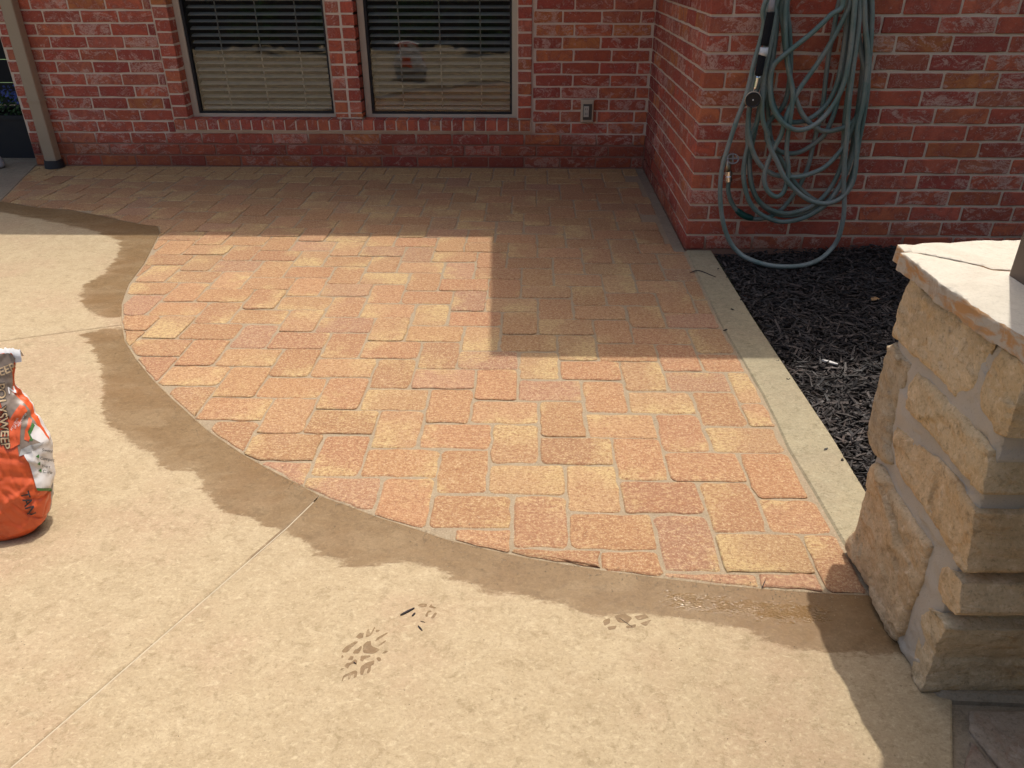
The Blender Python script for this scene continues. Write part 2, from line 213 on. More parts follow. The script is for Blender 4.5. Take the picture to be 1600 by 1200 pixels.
# ------------------------------------------------------------------ materials
class NT:
    def __init__(s, name):
        s.m=bpy.data.materials.new(name); s.m.use_nodes=True; s.t=s.m.node_tree; s.b=s.t.nodes['Principled BSDF']
    def n(s, typ, **kw):
        x=s.t.nodes.new('ShaderNode'+typ)
        for k,v in kw.items():
            if k.startswith('i_'):
                key=k[2:]; key=int(key) if key.isdigit() else key.replace('_',' ')
                s.set(x.inputs[key], v)
            else: setattr(x,k,v)
        return x
    def set(s, sock, v):
        if isinstance(v, bpy.types.NodeSocket): s.t.links.new(v, sock)
        else: sock.default_value = v
    def coord(s, which='Object'): return s.n('TexCoord').outputs[which]
    def pos(s): return s.n('NewGeometry').outputs['Position']
    def noise(s, vec, scale, detail=4, rough=.55, dist=0, out=0):
        x=s.n('TexNoise', i_Scale=scale, i_Detail=detail, i_Roughness=rough, i_Distortion=dist); s.set(x.inputs['Vector'], vec); return x.outputs[out]
    def voro(s, vec, scale, out='Distance', feature='F1'):
        x=s.n('TexVoronoi', feature=feature, i_Scale=scale); s.set(x.inputs['Vector'], vec); return x.outputs[out]
    def map(s, vec, scale=(1,1,1), loc=(0,0,0), rot=(0,0,0)):
        x=s.n('Mapping'); s.set(x.inputs['Vector'],vec); s.set(x.inputs['Scale'],scale); s.set(x.inputs['Location'],loc); s.set(x.inputs['Rotation'],rot); return x.outputs[0]
    def ramp(s, fac, a, b, va=0.0, vb=1.0, smooth=True):
        x=s.n('MapRange', interpolation_type='SMOOTHSTEP' if smooth else 'LINEAR')
        for k,v in zip((0,1,2,3,4),(fac,a,b,va,vb)): s.set(x.inputs[k],v)
        return x.outputs[0]
    def math(s, op, a, b=0.0, clamp=False):
        x=s.n('Math', operation=op, use_clamp=clamp); s.set(x.inputs[0],a); s.set(x.inputs[1],b); return x.outputs[0]
    def vadd(s, a, b):
        x=s.n('VectorMath', operation='ADD'); s.set(x.inputs[0],a); s.set(x.inputs[1],b); return x.outputs[0]
    def mix(s, fac, a, b, mode='MIX'):
        x=s.n('Mix', data_type='RGBA', blend_type=mode); s.set(x.inputs[0],fac); s.set(x.inputs[6],a); s.set(x.inputs[7],b); return x.outputs[2]
    def bump(s, h, strength, dist=0.002, normal=None):
        x=s.n('Bump', i_Strength=strength, i_Distance=dist); s.set(x.inputs['Height'],h)
        if normal is not None: s.set(x.inputs['Normal'],normal)
        return x.outputs[0]
    def out(s, color=None, rough=None, normal=None, spec=None, metal=None):
        for k,v in (('Base Color',color),('Roughness',rough),('Normal',normal),('Specular IOR Level',spec),('Metallic',metal)):
            if v is not None: s.set(s.b.inputs[k], v)
        return s.m
def rgb(r,g,b): return (r,g,b,1.0)
def plain(name, c, rough=.6, spec=.5, metal=0.0, var=.12, scale=14, bump=.1, bs=160):
    """A coloured surface with mottling, a little grime and fine relief."""
    t=NT(name); co=t.coord(); nz=t.noise(co,scale,5,.6)
    dark=tuple(x*(1-var*1.6) for x in c[:3])+(1,); lite=tuple(min(1,x*(1+var)) for x in c[:3])+(1,)
    col=t.mix(nz,dark,lite); h=t.noise(co,bs,3,.6)
    return t.out(col, t.ramp(nz,.3,.7,rough-.06,min(1,rough+.08)), t.bump(h,bump,.0015), spec, metal)
def concrete_mat(name, c1, c2, c3, wetattr=False, allwet=None):
    t=NT(name); p=t.pos()
    sc=lambda c,k:rgb(*[min(1,x*y) for x,y in zip(c,k if isinstance(k,tuple) else (k,k,k))])
    big=t.noise(p,1.3,4,.55); mid=t.noise(p,11,6,.7,.5); fine=t.noise(p,55,6,.75,.3); gr=t.noise(p,170,5,.8)
    col=t.mix(t.ramp(big,.35,.65),rgb(*c1),rgb(*c2)); col=t.mix(t.ramp(mid,.40,.66,0,.8),col,rgb(*c3))
    pk=t.noise(t.map(p,(1,1,1),(3,9,0)),2.0,4,.6); col=t.mix(t.ramp(pk,.46,.68,0,.55),col,sc(c1,(1.0,.86,.90)))
    bl=t.noise(t.map(p,(1,1,1),(7,3,0)),26,6,.78,.6); col=t.mix(t.ramp(bl,.50,.64,0,.60),col,sc(c1,(.70,.68,.62)))
    fl=t.noise(t.map(p,(26,48,24),(1,2,0)),1.0,6,.80,1.0); col=t.mix(t.ramp(fl,.54,.66,0,.60),col,sc(c2,(1.28,1.34,1.44)))
    f2=t.noise(t.map(p,(70,105,60),(4,2,0)),1.0,5,.8,.8); col=t.mix(t.ramp(f2,.53,.64,0,.60),col,sc(c2,(1.36,1.44,1.56))); col=t.mix(t.ramp(f2,.46,.36,0,.50),col,sc(c1,(.66,.63,.57)))
    col=t.mix(t.ramp(gr,.52,.66,0,.6),col,sc(c1,(.62,.60,.54))); col=t.mix(t.ramp(gr,.47,.34,0,.5),col,sc(c2,(1.25,1.28,1.32)))
    sp=t.voro(p,40); sk_=t.noise(p,3.1,2,.5); col=t.mix(t.math('MULTIPLY',t.ramp(sp,.13,.05),t.ramp(sk_,.5,.6,0,.55)),col,sc(c1,(.42,.38,.32)))
    h=t.math('ADD',t.math('MULTIPLY',fine,.9),t.math('MULTIPLY',gr,.5)); h=t.math('ADD',h,t.math('MULTIPLY',mid,1.6))
    rough=t.ramp(fine,.3,.7,.72,.9)
    if wetattr or allwet is not None:
        if wetattr:
            d=t.n('Attribute', attribute_name='wet').outputs['Fac']
            e1=t.noise(t.map(p,(9,24,1)),1.0,5,.65,.3); e2=t.noise(p,90,3,.6); e0=t.noise(p,5,3,.5)
            dd=t.math('ADD',d,t.math('MULTIPLY',t.math('SUBTRACT',e1,.5),.10)); dd=t.math('ADD',dd,t.math('MULTIPLY',t.math('SUBTRACT',e2,.5),.024))
            dd=t.math('ADD',dd,t.math('MULTIPLY',t.math('SUBTRACT',e0,.5),.03))
            w=t.ramp(dd,-.005,.014); wv=t.noise(t.map(p,(5,9,1),(2,2,0)),1.0,4,.6,.5); w=t.math('MULTIPLY',w,t.math('MULTIPLY',t.ramp(wv,.35,.6,.82,1.0),t.ramp(dd,.0,.09,.94,1.06)))
            pud=t.n('Attribute', attribute_name='puddle').outputs['Fac']
            pn=t.noise(t.map(p,(26,60,1)),1.0,6,.72,.7)
            film=t.math('MULTIPLY',t.ramp(t.math('ADD',pud,t.math('MULTIPLY',t.math('SUBTRACT',pn,.5),1.6)),.55,.80),w)
        else:
            ww=t.noise(p,60,4,.7,.5); w=t.math('MULTIPLY',allwet,t.ramp(ww,.36,.5,.72,1.12)); film=0.0
        wc=t.mix(1.0,col,rgb(.49,.395,.29),'MULTIPLY'); wc=t.mix(t.ramp(pk,.5,.66,0,.35),wc,sc(c1,(.56,.43,.24)))
        col=t.mix(w,col,wc); rough=t.math('SUBTRACT',rough,t.math('MULTIPLY',w,.26))
        rough=t.math('SUBTRACT',rough,t.math('MULTIPLY',film,.50),True)
        bs=t.math('ADD',t.math('SUBTRACT',.5,t.math('MULTIPLY',w,.16)),t.math('MULTIPLY',film,.1))
    else: bs=.5
    nrm=t.bump(h,bs,.0026)
    if wetattr: nrm=t.bump(t.noise(t.map(p,(1,1.5,1)),120,2,.5,.3),t.math('MULTIPLY',film,.8),.0032,nrm)
    return t.out(col,rough,nrm,.4)
CONC=concrete_mat('tan_concrete',(.375,.285,.168),(.40,.305,.18),(.435,.34,.208),True)
JOINT=plain('joint_lit_edge',(.50,.42,.30,1),.9,.2,0,.15,40,.5)  # pale tone paints in the sunlit lips of the joints
CONC_WET=concrete_mat('damp_print_concrete',(.375,.285,.168),(.40,.305,.18),(.435,.34,.208),False,.95)
KERB=concrete_mat('buff_concrete',(.285,.24,.15),(.315,.265,.165),(.345,.285,.175))
GREYC=concrete_mat('grey_concrete',(.25,.205,.145),(.28,.225,.155),(.31,.25,.175))
def paver_mat():
    t=NT('tumbled_paver'); oi=t.n('ObjectInfo'); co=t.coord(); off=t.n('VectorMath',operation='SCALE'); 
    t.set(off.inputs[0],(13.0,7.0,5.0)); t.set(off.inputs['Scale'],oi.outputs['Random'])
    v=t.vadd(t.vadd(co,off.outputs[0]),oi.outputs['Location'])
    base=oi.outputs['Color']; a=oi.outputs['Alpha']
    gp=t.n('SeparateXYZ'); t.set(gp.inputs[0],co); ang=t.math('MULTIPLY',oi.outputs['Random'],37.0)
    grad=t.math('ADD',t.math('MULTIPLY',t.math('SINE',ang),gp.outputs[0]),t.math('MULTIPLY',t.math('COSINE',ang),gp.outputs[1]))
    vs=t.map(v,(1.0,1.35,1.0))
    b1=t.noise(v,7,4,.6,.5); b2=t.noise(vs,22,6,.78,.4); g=t.noise(vs,80,6,.85); g2=t.noise(v,165,5,.85)
    f=t.math('ADD',t.math('ADD',b1,t.math('MULTIPLY',t.math('SUBTRACT',b2,.5),.7)),t.math('SUBTRACT',a,.5)); f=t.math('ADD',f,t.math('MULTIPLY',grad,2.4))
    m=t.ramp(f,.46,.74,0,.9)
    gm=t.math('MULTIPLY',m,t.ramp(g,.40,.56,.25,1.0))
    col=t.mix(gm,base,rgb(.52,.37,.165))
    col=t.mix(t.ramp(b2,.50,.66,0,.5),col,rgb(.34,.15,.062))
    pk=t.noise(t.vadd(v,(4,4,4)),6,3,.5); col=t.mix(t.ramp(pk,.56,.74,0,.35),col,rgb(.40,.22,.13))
    col=t.mix(t.ramp(g,.51,.62,0,.72),col,rgb(.60,.43,.22)); col=t.mix(t.ramp(g,.49,.39,0,.8),col,rgb(.25,.108,.045))
    col=t.mix(t.ramp(g2,.53,.64,0,.75),col,rgb(.66,.52,.315)); col=t.mix(t.ramp(g2,.46,.36,0,.5),col,rgb(.20,.09,.045))
    h=t.math('ADD',t.math('MULTIPLY',g,1.2),t.math('MULTIPLY',b2,1.0)); h=t.math('ADD',h,t.math('MULTIPLY',g2,.6))
    return t.out(col,t.ramp(g,.3,.7,.62,.86),t.bump(h,.7,.0045),.42)
PAVER=paver_mat()
def sand_mat():
    t=NT('joint_sand'); p=t.pos(); g=t.noise(p,190,5,.8); b=t.noise(p,16,4,.6)
    col=t.mix(b,rgb(.29,.22,.14),rgb(.40,.31,.20)); col=t.mix(t.ramp(g,.5,.72,0,.7),col,rgb(.60,.52,.40)); col=t.mix(t.ramp(g,.46,.3,0,.6),col,rgb(.17,.13,.09))
    return t.out(col,.9,t.bump(t.math('ADD',g,b),.8,.004),.25)
SAND=sand_mat()
def brick_mat():
    t=NT('antique_red_brick'); oi=t.n('ObjectInfo'); co=t.coord(); off=t.n('VectorMath',operation='SCALE')
    t.set(off.inputs[0],(17.0,9.0,21.0)); t.set(off.inputs['Scale'],oi.outputs['Random']); v=t.vadd(co,off.outputs[0])
    base=oi.outputs['Color']; a=oi.outputs['Alpha']
    n1=t.noise(v,11,4,.6,1.2); sw=t.noise(t.map(v,(1.0,1.5,1.0)),9,6,.74,1.4); sw2=t.noise(t.map(v,(1,1.4,1),(5,2,0)),36,6,.75,2.2); g=t.noise(v,170,5,.75)
    col=t.mix(t.ramp(n1,.35,.68,0,.75),base,rgb(.31,.062,.043)); col=t.mix(t.ramp(n1,.58,.8,0,.6),col,rgb(.47,.17,.07))
    th=t.math('SUBTRACT',.61,t.math('MULTIPLY',a,.16))
    sm=t.ramp(sw,th,t.math('ADD',th,.06)); sm=t.math('MULTIPLY',sm,t.ramp(sw2,.38,.56))
    col=t.mix(t.math('MULTIPLY',sm,.80),col,rgb(.68,.44,.35))
    ve=t.math('ABSOLUTE',t.math('SUBTRACT',t.noise(v,19,5,.65,2.0),.5)); col=t.mix(t.math('MULTIPLY',t.ramp(ve,.030,.0),t.ramp(n1,.50,.60,0,.55)),col,rgb(.70,.49,.40))
    col=t.mix(t.ramp(sw2,.54,.68,0,.45),col,rgb(.58,.31,.22)); col=t.mix(t.ramp(g,.46,.3,0,.5),col,rgb(.17,.04,.03)); col=t.mix(t.ramp(g,.58,.74,0,.4),col,rgb(.50,.25,.20))
    z=t.n('SeparateXYZ'); t.set(z.inputs[0],t.pos()); nz=t.noise(t.pos(),2.3,4,.6)
    lim=t.ramp(z.outputs[1],2.2,3.4,.06,.17)
    w=t.ramp(t.math('SUBTRACT',t.math('ADD',z.outputs[2],t.math('MULTIPLY',t.math('SUBTRACT',nz,.5),.22)),lim),.05,-.05)
    col=t.mix(w,col,t.mix(1.0,col,rgb(.72,.64,.58),'MULTIPLY'))
    rough=t.math('SUBTRACT',.86,t.math('MULTIPLY',w,.22))
    h=t.math('ADD',t.math('MULTIPLY',sw2,1.3),t.math('MULTIPLY',g,.7))
    return t.out(col,rough,t.bump(h,.6,.004),.35)
BRICK=brick_mat()
def mortar_mat(name, c1, c2, damp=True):
    t=NT(name); p=t.pos(); b=t.noise(p,7,5,.6); g=t.noise(p,240,4,.75)
    col=t.mix(b,rgb(*c1),rgb(*c2)); col=t.mix(t.ramp(g,.45,.3,0,.4),col,rgb(c1[0]*.5,c1[1]*.48,c1[2]*.45))
    if damp:
        z=t.n('SeparateXYZ'); t.set(z.inputs[0],p); nz=t.noise(p,2.3,4,.6)
        lim=t.ramp(z.outputs[1],2.2,3.4,.07,.21); w=t.ramp(t.math('SUBTRACT',t.math('ADD',z.outputs[2],t.math('MULTIPLY',t.math('SUBTRACT',nz,.5),.20)),lim),.05,-.05)
        col=t.mix(w,col,t.mix(1.0,col,rgb(.42,.27,.24),'MULTIPLY'))
    return t.out(col,.9,t.bump(t.math('ADD',g,b),.6,.004),.25)
MORTAR=mortar_mat('brick_mortar',(.70,.545,.415),(.80,.65,.50))
SMORTAR=mortar_mat('stone_mortar',(.44,.385,.305),(.53,.465,.375),False)
def stone_mat(name, c1, c2, c3):
    t=NT(name); oi=t.n('ObjectInfo'); p=t.pos(); off=t.n('VectorMath',operation='SCALE')
    t.set(off.inputs[0],(3.0,5.0,8.0)); t.set(off.inputs['Scale'],oi.outputs['Random']); v=t.vadd(p,off.outputs[0])
    b=t.noise(v,4.5,5,.6,.8); s=t.noise(t.map(v,(1,1,2.2)),13,6,.68,1.0); m=t.noise(v,34,6,.72,.4); g=t.noise(v,130,5,.8)
    col=t.mix(t.ramp(b,.36,.62),rgb(*c1),rgb(*c2)); col=t.mix(t.ramp(s,.52,.68,0,.7),col,rgb(*c3))
    b4=t.noise(t.vadd(v,(7,1,4)),7,5,.7,1.2); col=t.mix(t.ramp(b4,.52,.66,0,.55),col,rgb(c1[0]*.66,c1[1]*.66,c1[2]*.68))
    col=t.mix(t.ramp(m,.54,.66,0,.5),col,rgb(c1[0]*.5,c1[1]*.46,c1[2]*.38)); col=t.mix(t.ramp(m,.46,.36,0,.5),col,rgb(min(1,c2[0]*1.25),min(1,c2[1]*1.3),min(1,c2[2]*1.42)))
    col=t.mix(t.ramp(g,.48,.34,0,.5),col,rgb(c1[0]*.4,c1[1]*.38,c1[2]*.33)); col=t.mix(t.ramp(g,.54,.66,0,.35),col,rgb(min(1,c2[0]*1.3),min(1,c2[1]*1.35),min(1,c2[2]*1.5)))
    col=t.mix(1.0,col,oi.outputs['Color'],'MULTIPLY')
    h=t.math('ADD',t.math('MULTIPLY',m,1.3),t.math('MULTIPLY',g,.5)); h=t.math('ADD',h,t.math('MULTIPLY',s,1.5))
    return t.out(col,.82,t.bump(h,.8,.007),.35)
STONE=stone_mat('buff_limestone',(.59,.445,.26),(.66,.525,.335),(.55,.35,.16))
def cap_mat():
    t=NT('pale_capstone'); p=t.pos(); b=t.noise(p,5,5,.6,.8); m=t.noise(p,28,6,.72,.5); g=t.noise(p,140,5,.8); r=t.noise(t.map(p,(1,1,3)),9,5,.65,1.0)
    col=t.mix(t.ramp(b,.36,.62),rgb(.53,.475,.38),rgb(.60,.545,.445)); col=t.mix(t.ramp(m,.54,.68,0,.35),col,rgb(.45,.39,.30)); col=t.mix(t.ramp(g,.48,.36,0,.4),col,rgb(.40,.35,.28)); col=t.mix(t.ramp(g,.55,.66,0,.35),col,rgb(.68,.63,.54))
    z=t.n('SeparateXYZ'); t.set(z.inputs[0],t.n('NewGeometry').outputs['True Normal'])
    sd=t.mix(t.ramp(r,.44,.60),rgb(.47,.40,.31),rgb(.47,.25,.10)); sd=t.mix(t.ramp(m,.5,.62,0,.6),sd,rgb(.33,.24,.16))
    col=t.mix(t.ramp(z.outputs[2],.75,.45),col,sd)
    return t.out(col,.8,t.bump(t.math('ADD',m,t.math('MULTIPLY',g,.5)),.6,.004),.35)
CAPM=cap_mat()
FLAG=stone_mat('brown_flagstone',(.34,.265,.185),(.40,.315,.225),(.30,.19,.12))
HOUSEM=plain('buff_trim_paint',(.36,.30,.235,1),.5,.4,0,.06,5,.12,60)
SOFFIT=plain('soffit_paint',(.62,.56,.47,1),.7,.3,0,.05)
SHINGLE=plain('roof_shingle',(.13,.11,.10,1),.9,.3,0,.3,30,.8,60)
DOWN=plain('downspout_paint',(.40,.305,.205,1),.45,.45,0,.08,7,.12,40)
FRAME=plain('window_frame_paint',(.58,.49,.365,1),.5,.4,0,.05,9,.06)
BLACKP=plain('black_plastic',(.018,.018,.02,1),.5,.5,0,.2)
RUBBER=plain('black_foam',(.012,.012,.015,1),.85,.3,0,.3,40,.5,220)
CHROME=plain('chrome',(.75,.76,.78,1),.12,.5,1.0,.05,40,.05)
BRASS=plain('weathered_brass',(.42,.36,.27,1),.35,.5,1.0,.25,60,.3)
WHITEP=plain('white_plastic',(.68,.68,.66,1),.4,.5,0,.06)
OUTM=plain('outlet_grey',(.58,.46,.32,1),.55,.4,0,.08,40)
OUTD=plain('outlet_recess_shade',(.10,.085,.065,1),.6,.4,0,.15,40)
IVORY=plain('ivory_socket',(.55,.50,.40,1),.45,.5,0,.05)
SLAT=plain('blind_slat',(.78,.75,.69,1),.5,.4,0,.05,6,.05)
CORD=plain('blind_cord',(.45,.43,.39,1),.8,.2)
ROOMM=plain('unlit_room_black',(.03,.026,.022,1),.9,.2)  # near black: darkness of the unlit room put into the colour
WOODD=plain('near_black_board',(.025,.022,.022,1),.7,.35,0,.3,20,.4,80)
PLANT=plain('charcoal_planter',(.02,.02,.023,1),.6,.45,0,.15,10,.15)
LEAFM=plain('plant_leaf',(.05,.11,.035,1),.55,.4,0,.35,40)
BLOOM=plain('blue_blossom',(.085,.12,.36,1),.7,.2,0,.3,60)
EARTH=plain('dark_soil',(.022,.018,.015,1),.95,.2,0,.35,30,.9,90)
GRASSM=plain('lawn_green',(.07,.115,.035,1),.95,.2,0,.35,3,.8,40)
POSTM=plain('brown_post_paint',(.13,.09,.065,1),.6,.4,0,.12,12,.2,60)
def glass_mat():
    t=NT('window_glass'); nt=t.t; nt.nodes.remove(t.b); o=[n for n in nt.nodes if n.type=='OUTPUT_MATERIAL'][0]
    tr=t.n('BsdfTransparent'); tr.inputs[0].default_value=(.78,.80,.79,1); gl=t.n('BsdfGlossy'); gl.inputs['Roughness'].default_value=0.0; gl.inputs[0].default_value=(1,1,1,1)
    nz=t.noise(t.coord(),3.5,2,.5); nm=t.bump(nz,.12,.012); nt.links.new(nm,gl.inputs['Normal'])
    fr=t.n('Fresnel',i_IOR=1.5); f=t.math('MULTIPLY',fr.outputs[0],1.75,True); mx=t.n('MixShader'); nt.links.new(f,mx.inputs[0])
    nt.links.new(tr.outputs[0],mx.inputs[1]); nt.links.new(gl.outputs[0],mx.inputs[2]); nt.links.new(mx.outputs[0],o.inputs[0]); return t.m
GLASS=glass_mat()
def hose_mat():
    t=NT('green_grey_hose'); p=t.pos(); b=t.noise(p,5,4,.6); g=t.noise(p,60,4,.6)
    col=t.mix(t.ramp(b,.38,.62),rgb(.125,.195,.17),rgb(.24,.268,.242)); col=t.mix(t.ramp(g,.55,.75,0,.4),col,rgb(.09,.12,.11)); 
    s=t.noise(p,14,3,.5); col=t.mix(t.ramp(s,.62,.75,0,.5),col,rgb(.03,.17,.16))
    return t.out(col,t.ramp(g,.3,.7,.38,.6),t.bump(g,.08,.001),.5)
HOSEM=hose_mat()
SLEEVEM=plain('dark_green_sleeve',(.012,.085,.07,1),.35,.5,0,.2,30)
def chip_mat():
    t=NT('black_mulch'); at=t.n('Attribute',attribute_name='tone').outputs['Fac']; p=t.pos(); g=t.noise(t.map(p,(1,1,1)),160,4,.7)
    col=t.mix(at,rgb(.013,.011,.010),rgb(.075,.056,.047)); col=t.mix(t.ramp(g,.55,.75,0,.5),col,rgb(.08,.065,.06))
    return t.out(col,t.ramp(g,.3,.7,.5,.8),t.bump(g,.5,.002),.45)
MULCH=chip_mat()
CHIPM=plain('mulch_chip',(.028,.02,.022,1),.7,.4,0,.3,60,.4)
TWIGM=plain('dry_twig',(.10,.07,.045,1),.8,.3,0,.3,60,.4)
PALEM=plain('pale_grey_stone',(.33,.30,.29,1),.8,.3,0,.15,20,.4)
TANL=plain('dead_leaf',(.34,.20,.09,1),.7,.3,0,.25,60,.3)
SHARDM=plain('bleached_wood',(.55,.53,.50,1),.6,.4,0,.12,60,.3)
# ------------------------------------------------------------------ ground outlines
CURVE=[(-3.2,2.937),(-3.169,2.924),(-2.904,2.817),(-2.653,2.761),(-2.457,2.667),(-2.265,2.564),(-2.09,2.487),(-1.995,2.455),(-1.935,2.34),(-1.885,2.16),(-1.803,1.842),(-1.756,1.577),(-1.679,1.342),(-1.589,1.15),(-1.497,.978),(-1.38,.821),(-1.251,.666),(-1.119,.524),(-1.004,.407),(-.918,.321),(-.844,.259),(-.756,.185),(-.67,.122),(-.585,.063),(-.529,.026),(-.472,-.015),(-.383,-.058),(-.297,-.103),(-.18,-.154),(-.09,-.196),(.016,-.231),(.12,-.261),(.221,-.284),(.32,-.304),(.455,-.327),(.579,-.346),(.715,-.360),(.823,-.368),(.919,-.372)]
YB=3.872; YFR=2.115; XS=.92; XL=-3.495
iA=CURVE.index((-1.589,1.15)); iB=CURVE.index((-.472,-.015))
JA=(-1.572,1.121)
# lawn and soil under everything
tag(mk('ground',[(-250,-250,-.16),(250,-250,-.16),(250,250,-.16),(-250,250,-.16)],[(0,1,2,3)],GRASSM),'lawn and earth round the house','ground',kind='structure')
# wet band beside the fresh pavers, and glossy film near the pillar
WET1=[(-3.9,2.9),(-3.4,2.82),(-3.05,2.693),(-2.797,2.582),(-2.666,2.523),(-2.472,2.419),(-2.281,2.342),(-2.221,2.265),(-2.127,2.245),(-2.03,2.06),(-1.99,1.93),(-1.93,1.69),(-1.945,1.622),(-1.965,1.54),(-1.87,1.34),(-1.74,1.22),(-1.64,1.18),(-1.4,1.3),(-1.6,1.9),(-1.8,2.7),(-3.0,3.1),(-3.9,3.1)]
WET2=[(-1.54,1.09),(-1.635,1.076),(-1.70,1.03),(-1.53,.812),(-1.41,.614),(-1.335,.437),(-1.16,.244),(-1.042,.175),(-.975,.092),(-.882,.09),(-.80,-.02),(-.726,-.099),(-.66,-.112),(-.553,-.176),(-.512,-.201),(-.409,-.273),(-.33,-.312),(-.24,-.305),(-.18,-.28),(-.092,-.336),(-.043,-.357),(.021,-.388),(.129,-.417),(.189,-.426),(.292,-.464),(.381,-.462),(.469,-.46),(.526,-.472),(.594,-.495),(.645,-.522),(.722,-.548),(.784,-.573),(.909,-.57),(1.05,-.56),(1.05,-.1),(0,.1),(-.7,.6),(-1.3,1.2)]
PUD=[(.36,-.40),(.45,-.435),(.60,-.455),(.70,-.48),(.80,-.48),(.86,-.44),(.80,-.40),(.60,-.385),(.45,-.37)]
def concrete_slab(name, poly, label, mat=CONC, lo=(-3.8,-1.2), hi=(1.3,3.2), step=.05, gap=.0022):
    poly=ccw(clean(poly)); outer=inset(poly,gap); inner=inset(outer,.004)
    bm=grid_bm(inner,step,lo,hi)
    verts=[v.co.copy() for v in bm.verts]; faces=[[v.index for v in f.verts] for f in bm.faces]; bm.free()
    n=len(verts); m=len(outer); verts += [Vector((a,b,-.0022)) for a,b in outer]+[Vector((a,b,-.09)) for a,b in outer]+[Vector((a,b,0)) for a,b in inner]
    for i in range(m):
        j=(i+1)%m; faces.append([n+2*m+i,n+i,n+j,n+2*m+j]); faces.append([n+i,n+m+i,n+m+j,n+j])
    o=mk(name,verts,faces,mat); me=o.data
    px=np.array([v[0] for v in verts]); py=np.array([v[1] for v in verts])
    d=np.maximum(pdist(px,py,WET1),pdist(px,py,WET2)); d2=np.clip(pdist(px,py,PUD)/.03,-1,1)*.5+.5
    me.attributes.new('wet','FLOAT','POINT').data.foreach_set('value',np.clip(d,-1,1).astype(np.float32))
    me.attributes.new('puddle','FLOAT','POINT').data.foreach_set('value',d2.astype(np.float32))
    return tag(o,label,'concrete slab',kind='structure')
mb=MB()
for (a,c) in (((-6,-.67),(-1.60,1.11)),((-2.98,-5.5),(-.48,-.045))):
    t=(Vector(c)-Vector(a)).normalized(); s=Vector((-t.y,t.x))*.012; a=Vector(a); c=Vector(c)
    mb.add([(q.x,q.y,-.0034) for q in (a-s,c-s,c+s,a+s)],[(0,1,2,3)])
tag(mb.build('joint_light_line',JOINT),'pale strips painting sunlit edges in the saw cut joints of the concrete','joint line',kind='structure')  # light strips: the bright joint edge is put into their colour
concrete_slab('patio_slab',[(-6,-.67)]+[JA]+CURVE[:iA+1][::-1]+[(-6,2.95)],'tan concrete slab with a wet edge beside the upper left of the pavers')
concrete_slab('patio_slab',[(-6,-.67),(-6,-5.5),(-2.98,-5.5),(-.525,-.155),(-.472,-.015)]+CURVE[iA+1:iB][::-1]+[JA],'tan concrete slab between the two saw cut joints under the orange bag')
concrete_slab('patio_slab',CURVE[iB:]+[(.978,-.372),(.978,-.655),(1.0,-.668),(.165,-2.5),(-1.2,-5.5),(-2.98,-5.5),(-.525,-.155)],'tan concrete slab in the foreground with a shoe print')
concrete_slab('side_slab',[(-3.2,2.945),(-3.509,3.878),(-3.509,4.0),(-6,4.0),(-6,2.955)],'grey concrete slab at the house corner',GREYC)
concrete_slab('side_slab',[(-3.505,4.004),(-3.505,8),(-6,8),(-6,4.004)],'grey concrete path behind the planter',GREYC)
# raised kerb between pavers and mulch
KP=[(.925,2.108),(.915,1.66),(.908,1.2),(.92,.87),(.93,.608),(.927,.408),(.922,.246),(.93,.08),(.94,-.2),(.95,-.40),(1.09,-.40),(1.086,.06),(1.087,.334),(1.077,.72),(1.064,1.247),(1.058,2.108)]
kv,kf=slab_vf(inset(ccw(clean(KP)),.002),.13,.006,.006,.002)
tag(mk('concrete_kerb',kv,kf,KERB),'smooth buff concrete edging strip between the pavers and the black mulch','kerb',kind='structure')
tag(mk('mortar_strip',*[[(.862,2.08,-.003),(.918,2.08,-.003),(.918,3.868,-.003),(.862,3.868,-.003)],[(0,1,2,3)]],GREYC),'grey mortar fillet along the foot of the side wall','mortar',kind='structure')
# ------------------------------------------------------------------ herringbone pavers
PATIO=ccw(clean([(-3.505,3.868),(.866,3.868),(.866,2.09),(.922,2.09),(.912,1.66),(.905,1.2),(.917,.87),(.927,.608),(.925,.408),(.919,.246),(.926,.08),(.936,-.2),(.94,-.37)]+CURVE[::-1]))
patio=tag(empty('paved_patio',(0,0,0)),'new patio of tumbled tan and orange herringbone pavers','patio',kind='structure')
bm=grid_bm(inset(PATIO,-.012),.045)
for vv in bm.verts: vv.co.z=-.0042+.0019*noise.noise(Vector((vv.co.x*9,vv.co.y*9,1)))+.0012*noise.noise(Vector((vv.co.x*31,vv.co.y*31,4)))
bm.normal_update()
from_bm('joint_sand',bm,SAND,patio)['kind']='stuff'
LB,WB=.2286,.1524; rng=random.Random(7); PIN=inset(PATIO,.005)
PAL=[((0.394,0.204,0.096),.40),((0.382,0.193,0.090),.37),((0.402,0.212,0.099),.42),((0.394,0.212,0.103),.44),((0.411,0.228,0.111),.50),((0.373,0.200,0.115),.38),((0.382,0.186,0.089),.35),((0.394,0.204,0.096),.40),((0.411,0.239,0.118),.58),((0.373,0.186,0.094),.38)]
npav=0
cands=[]
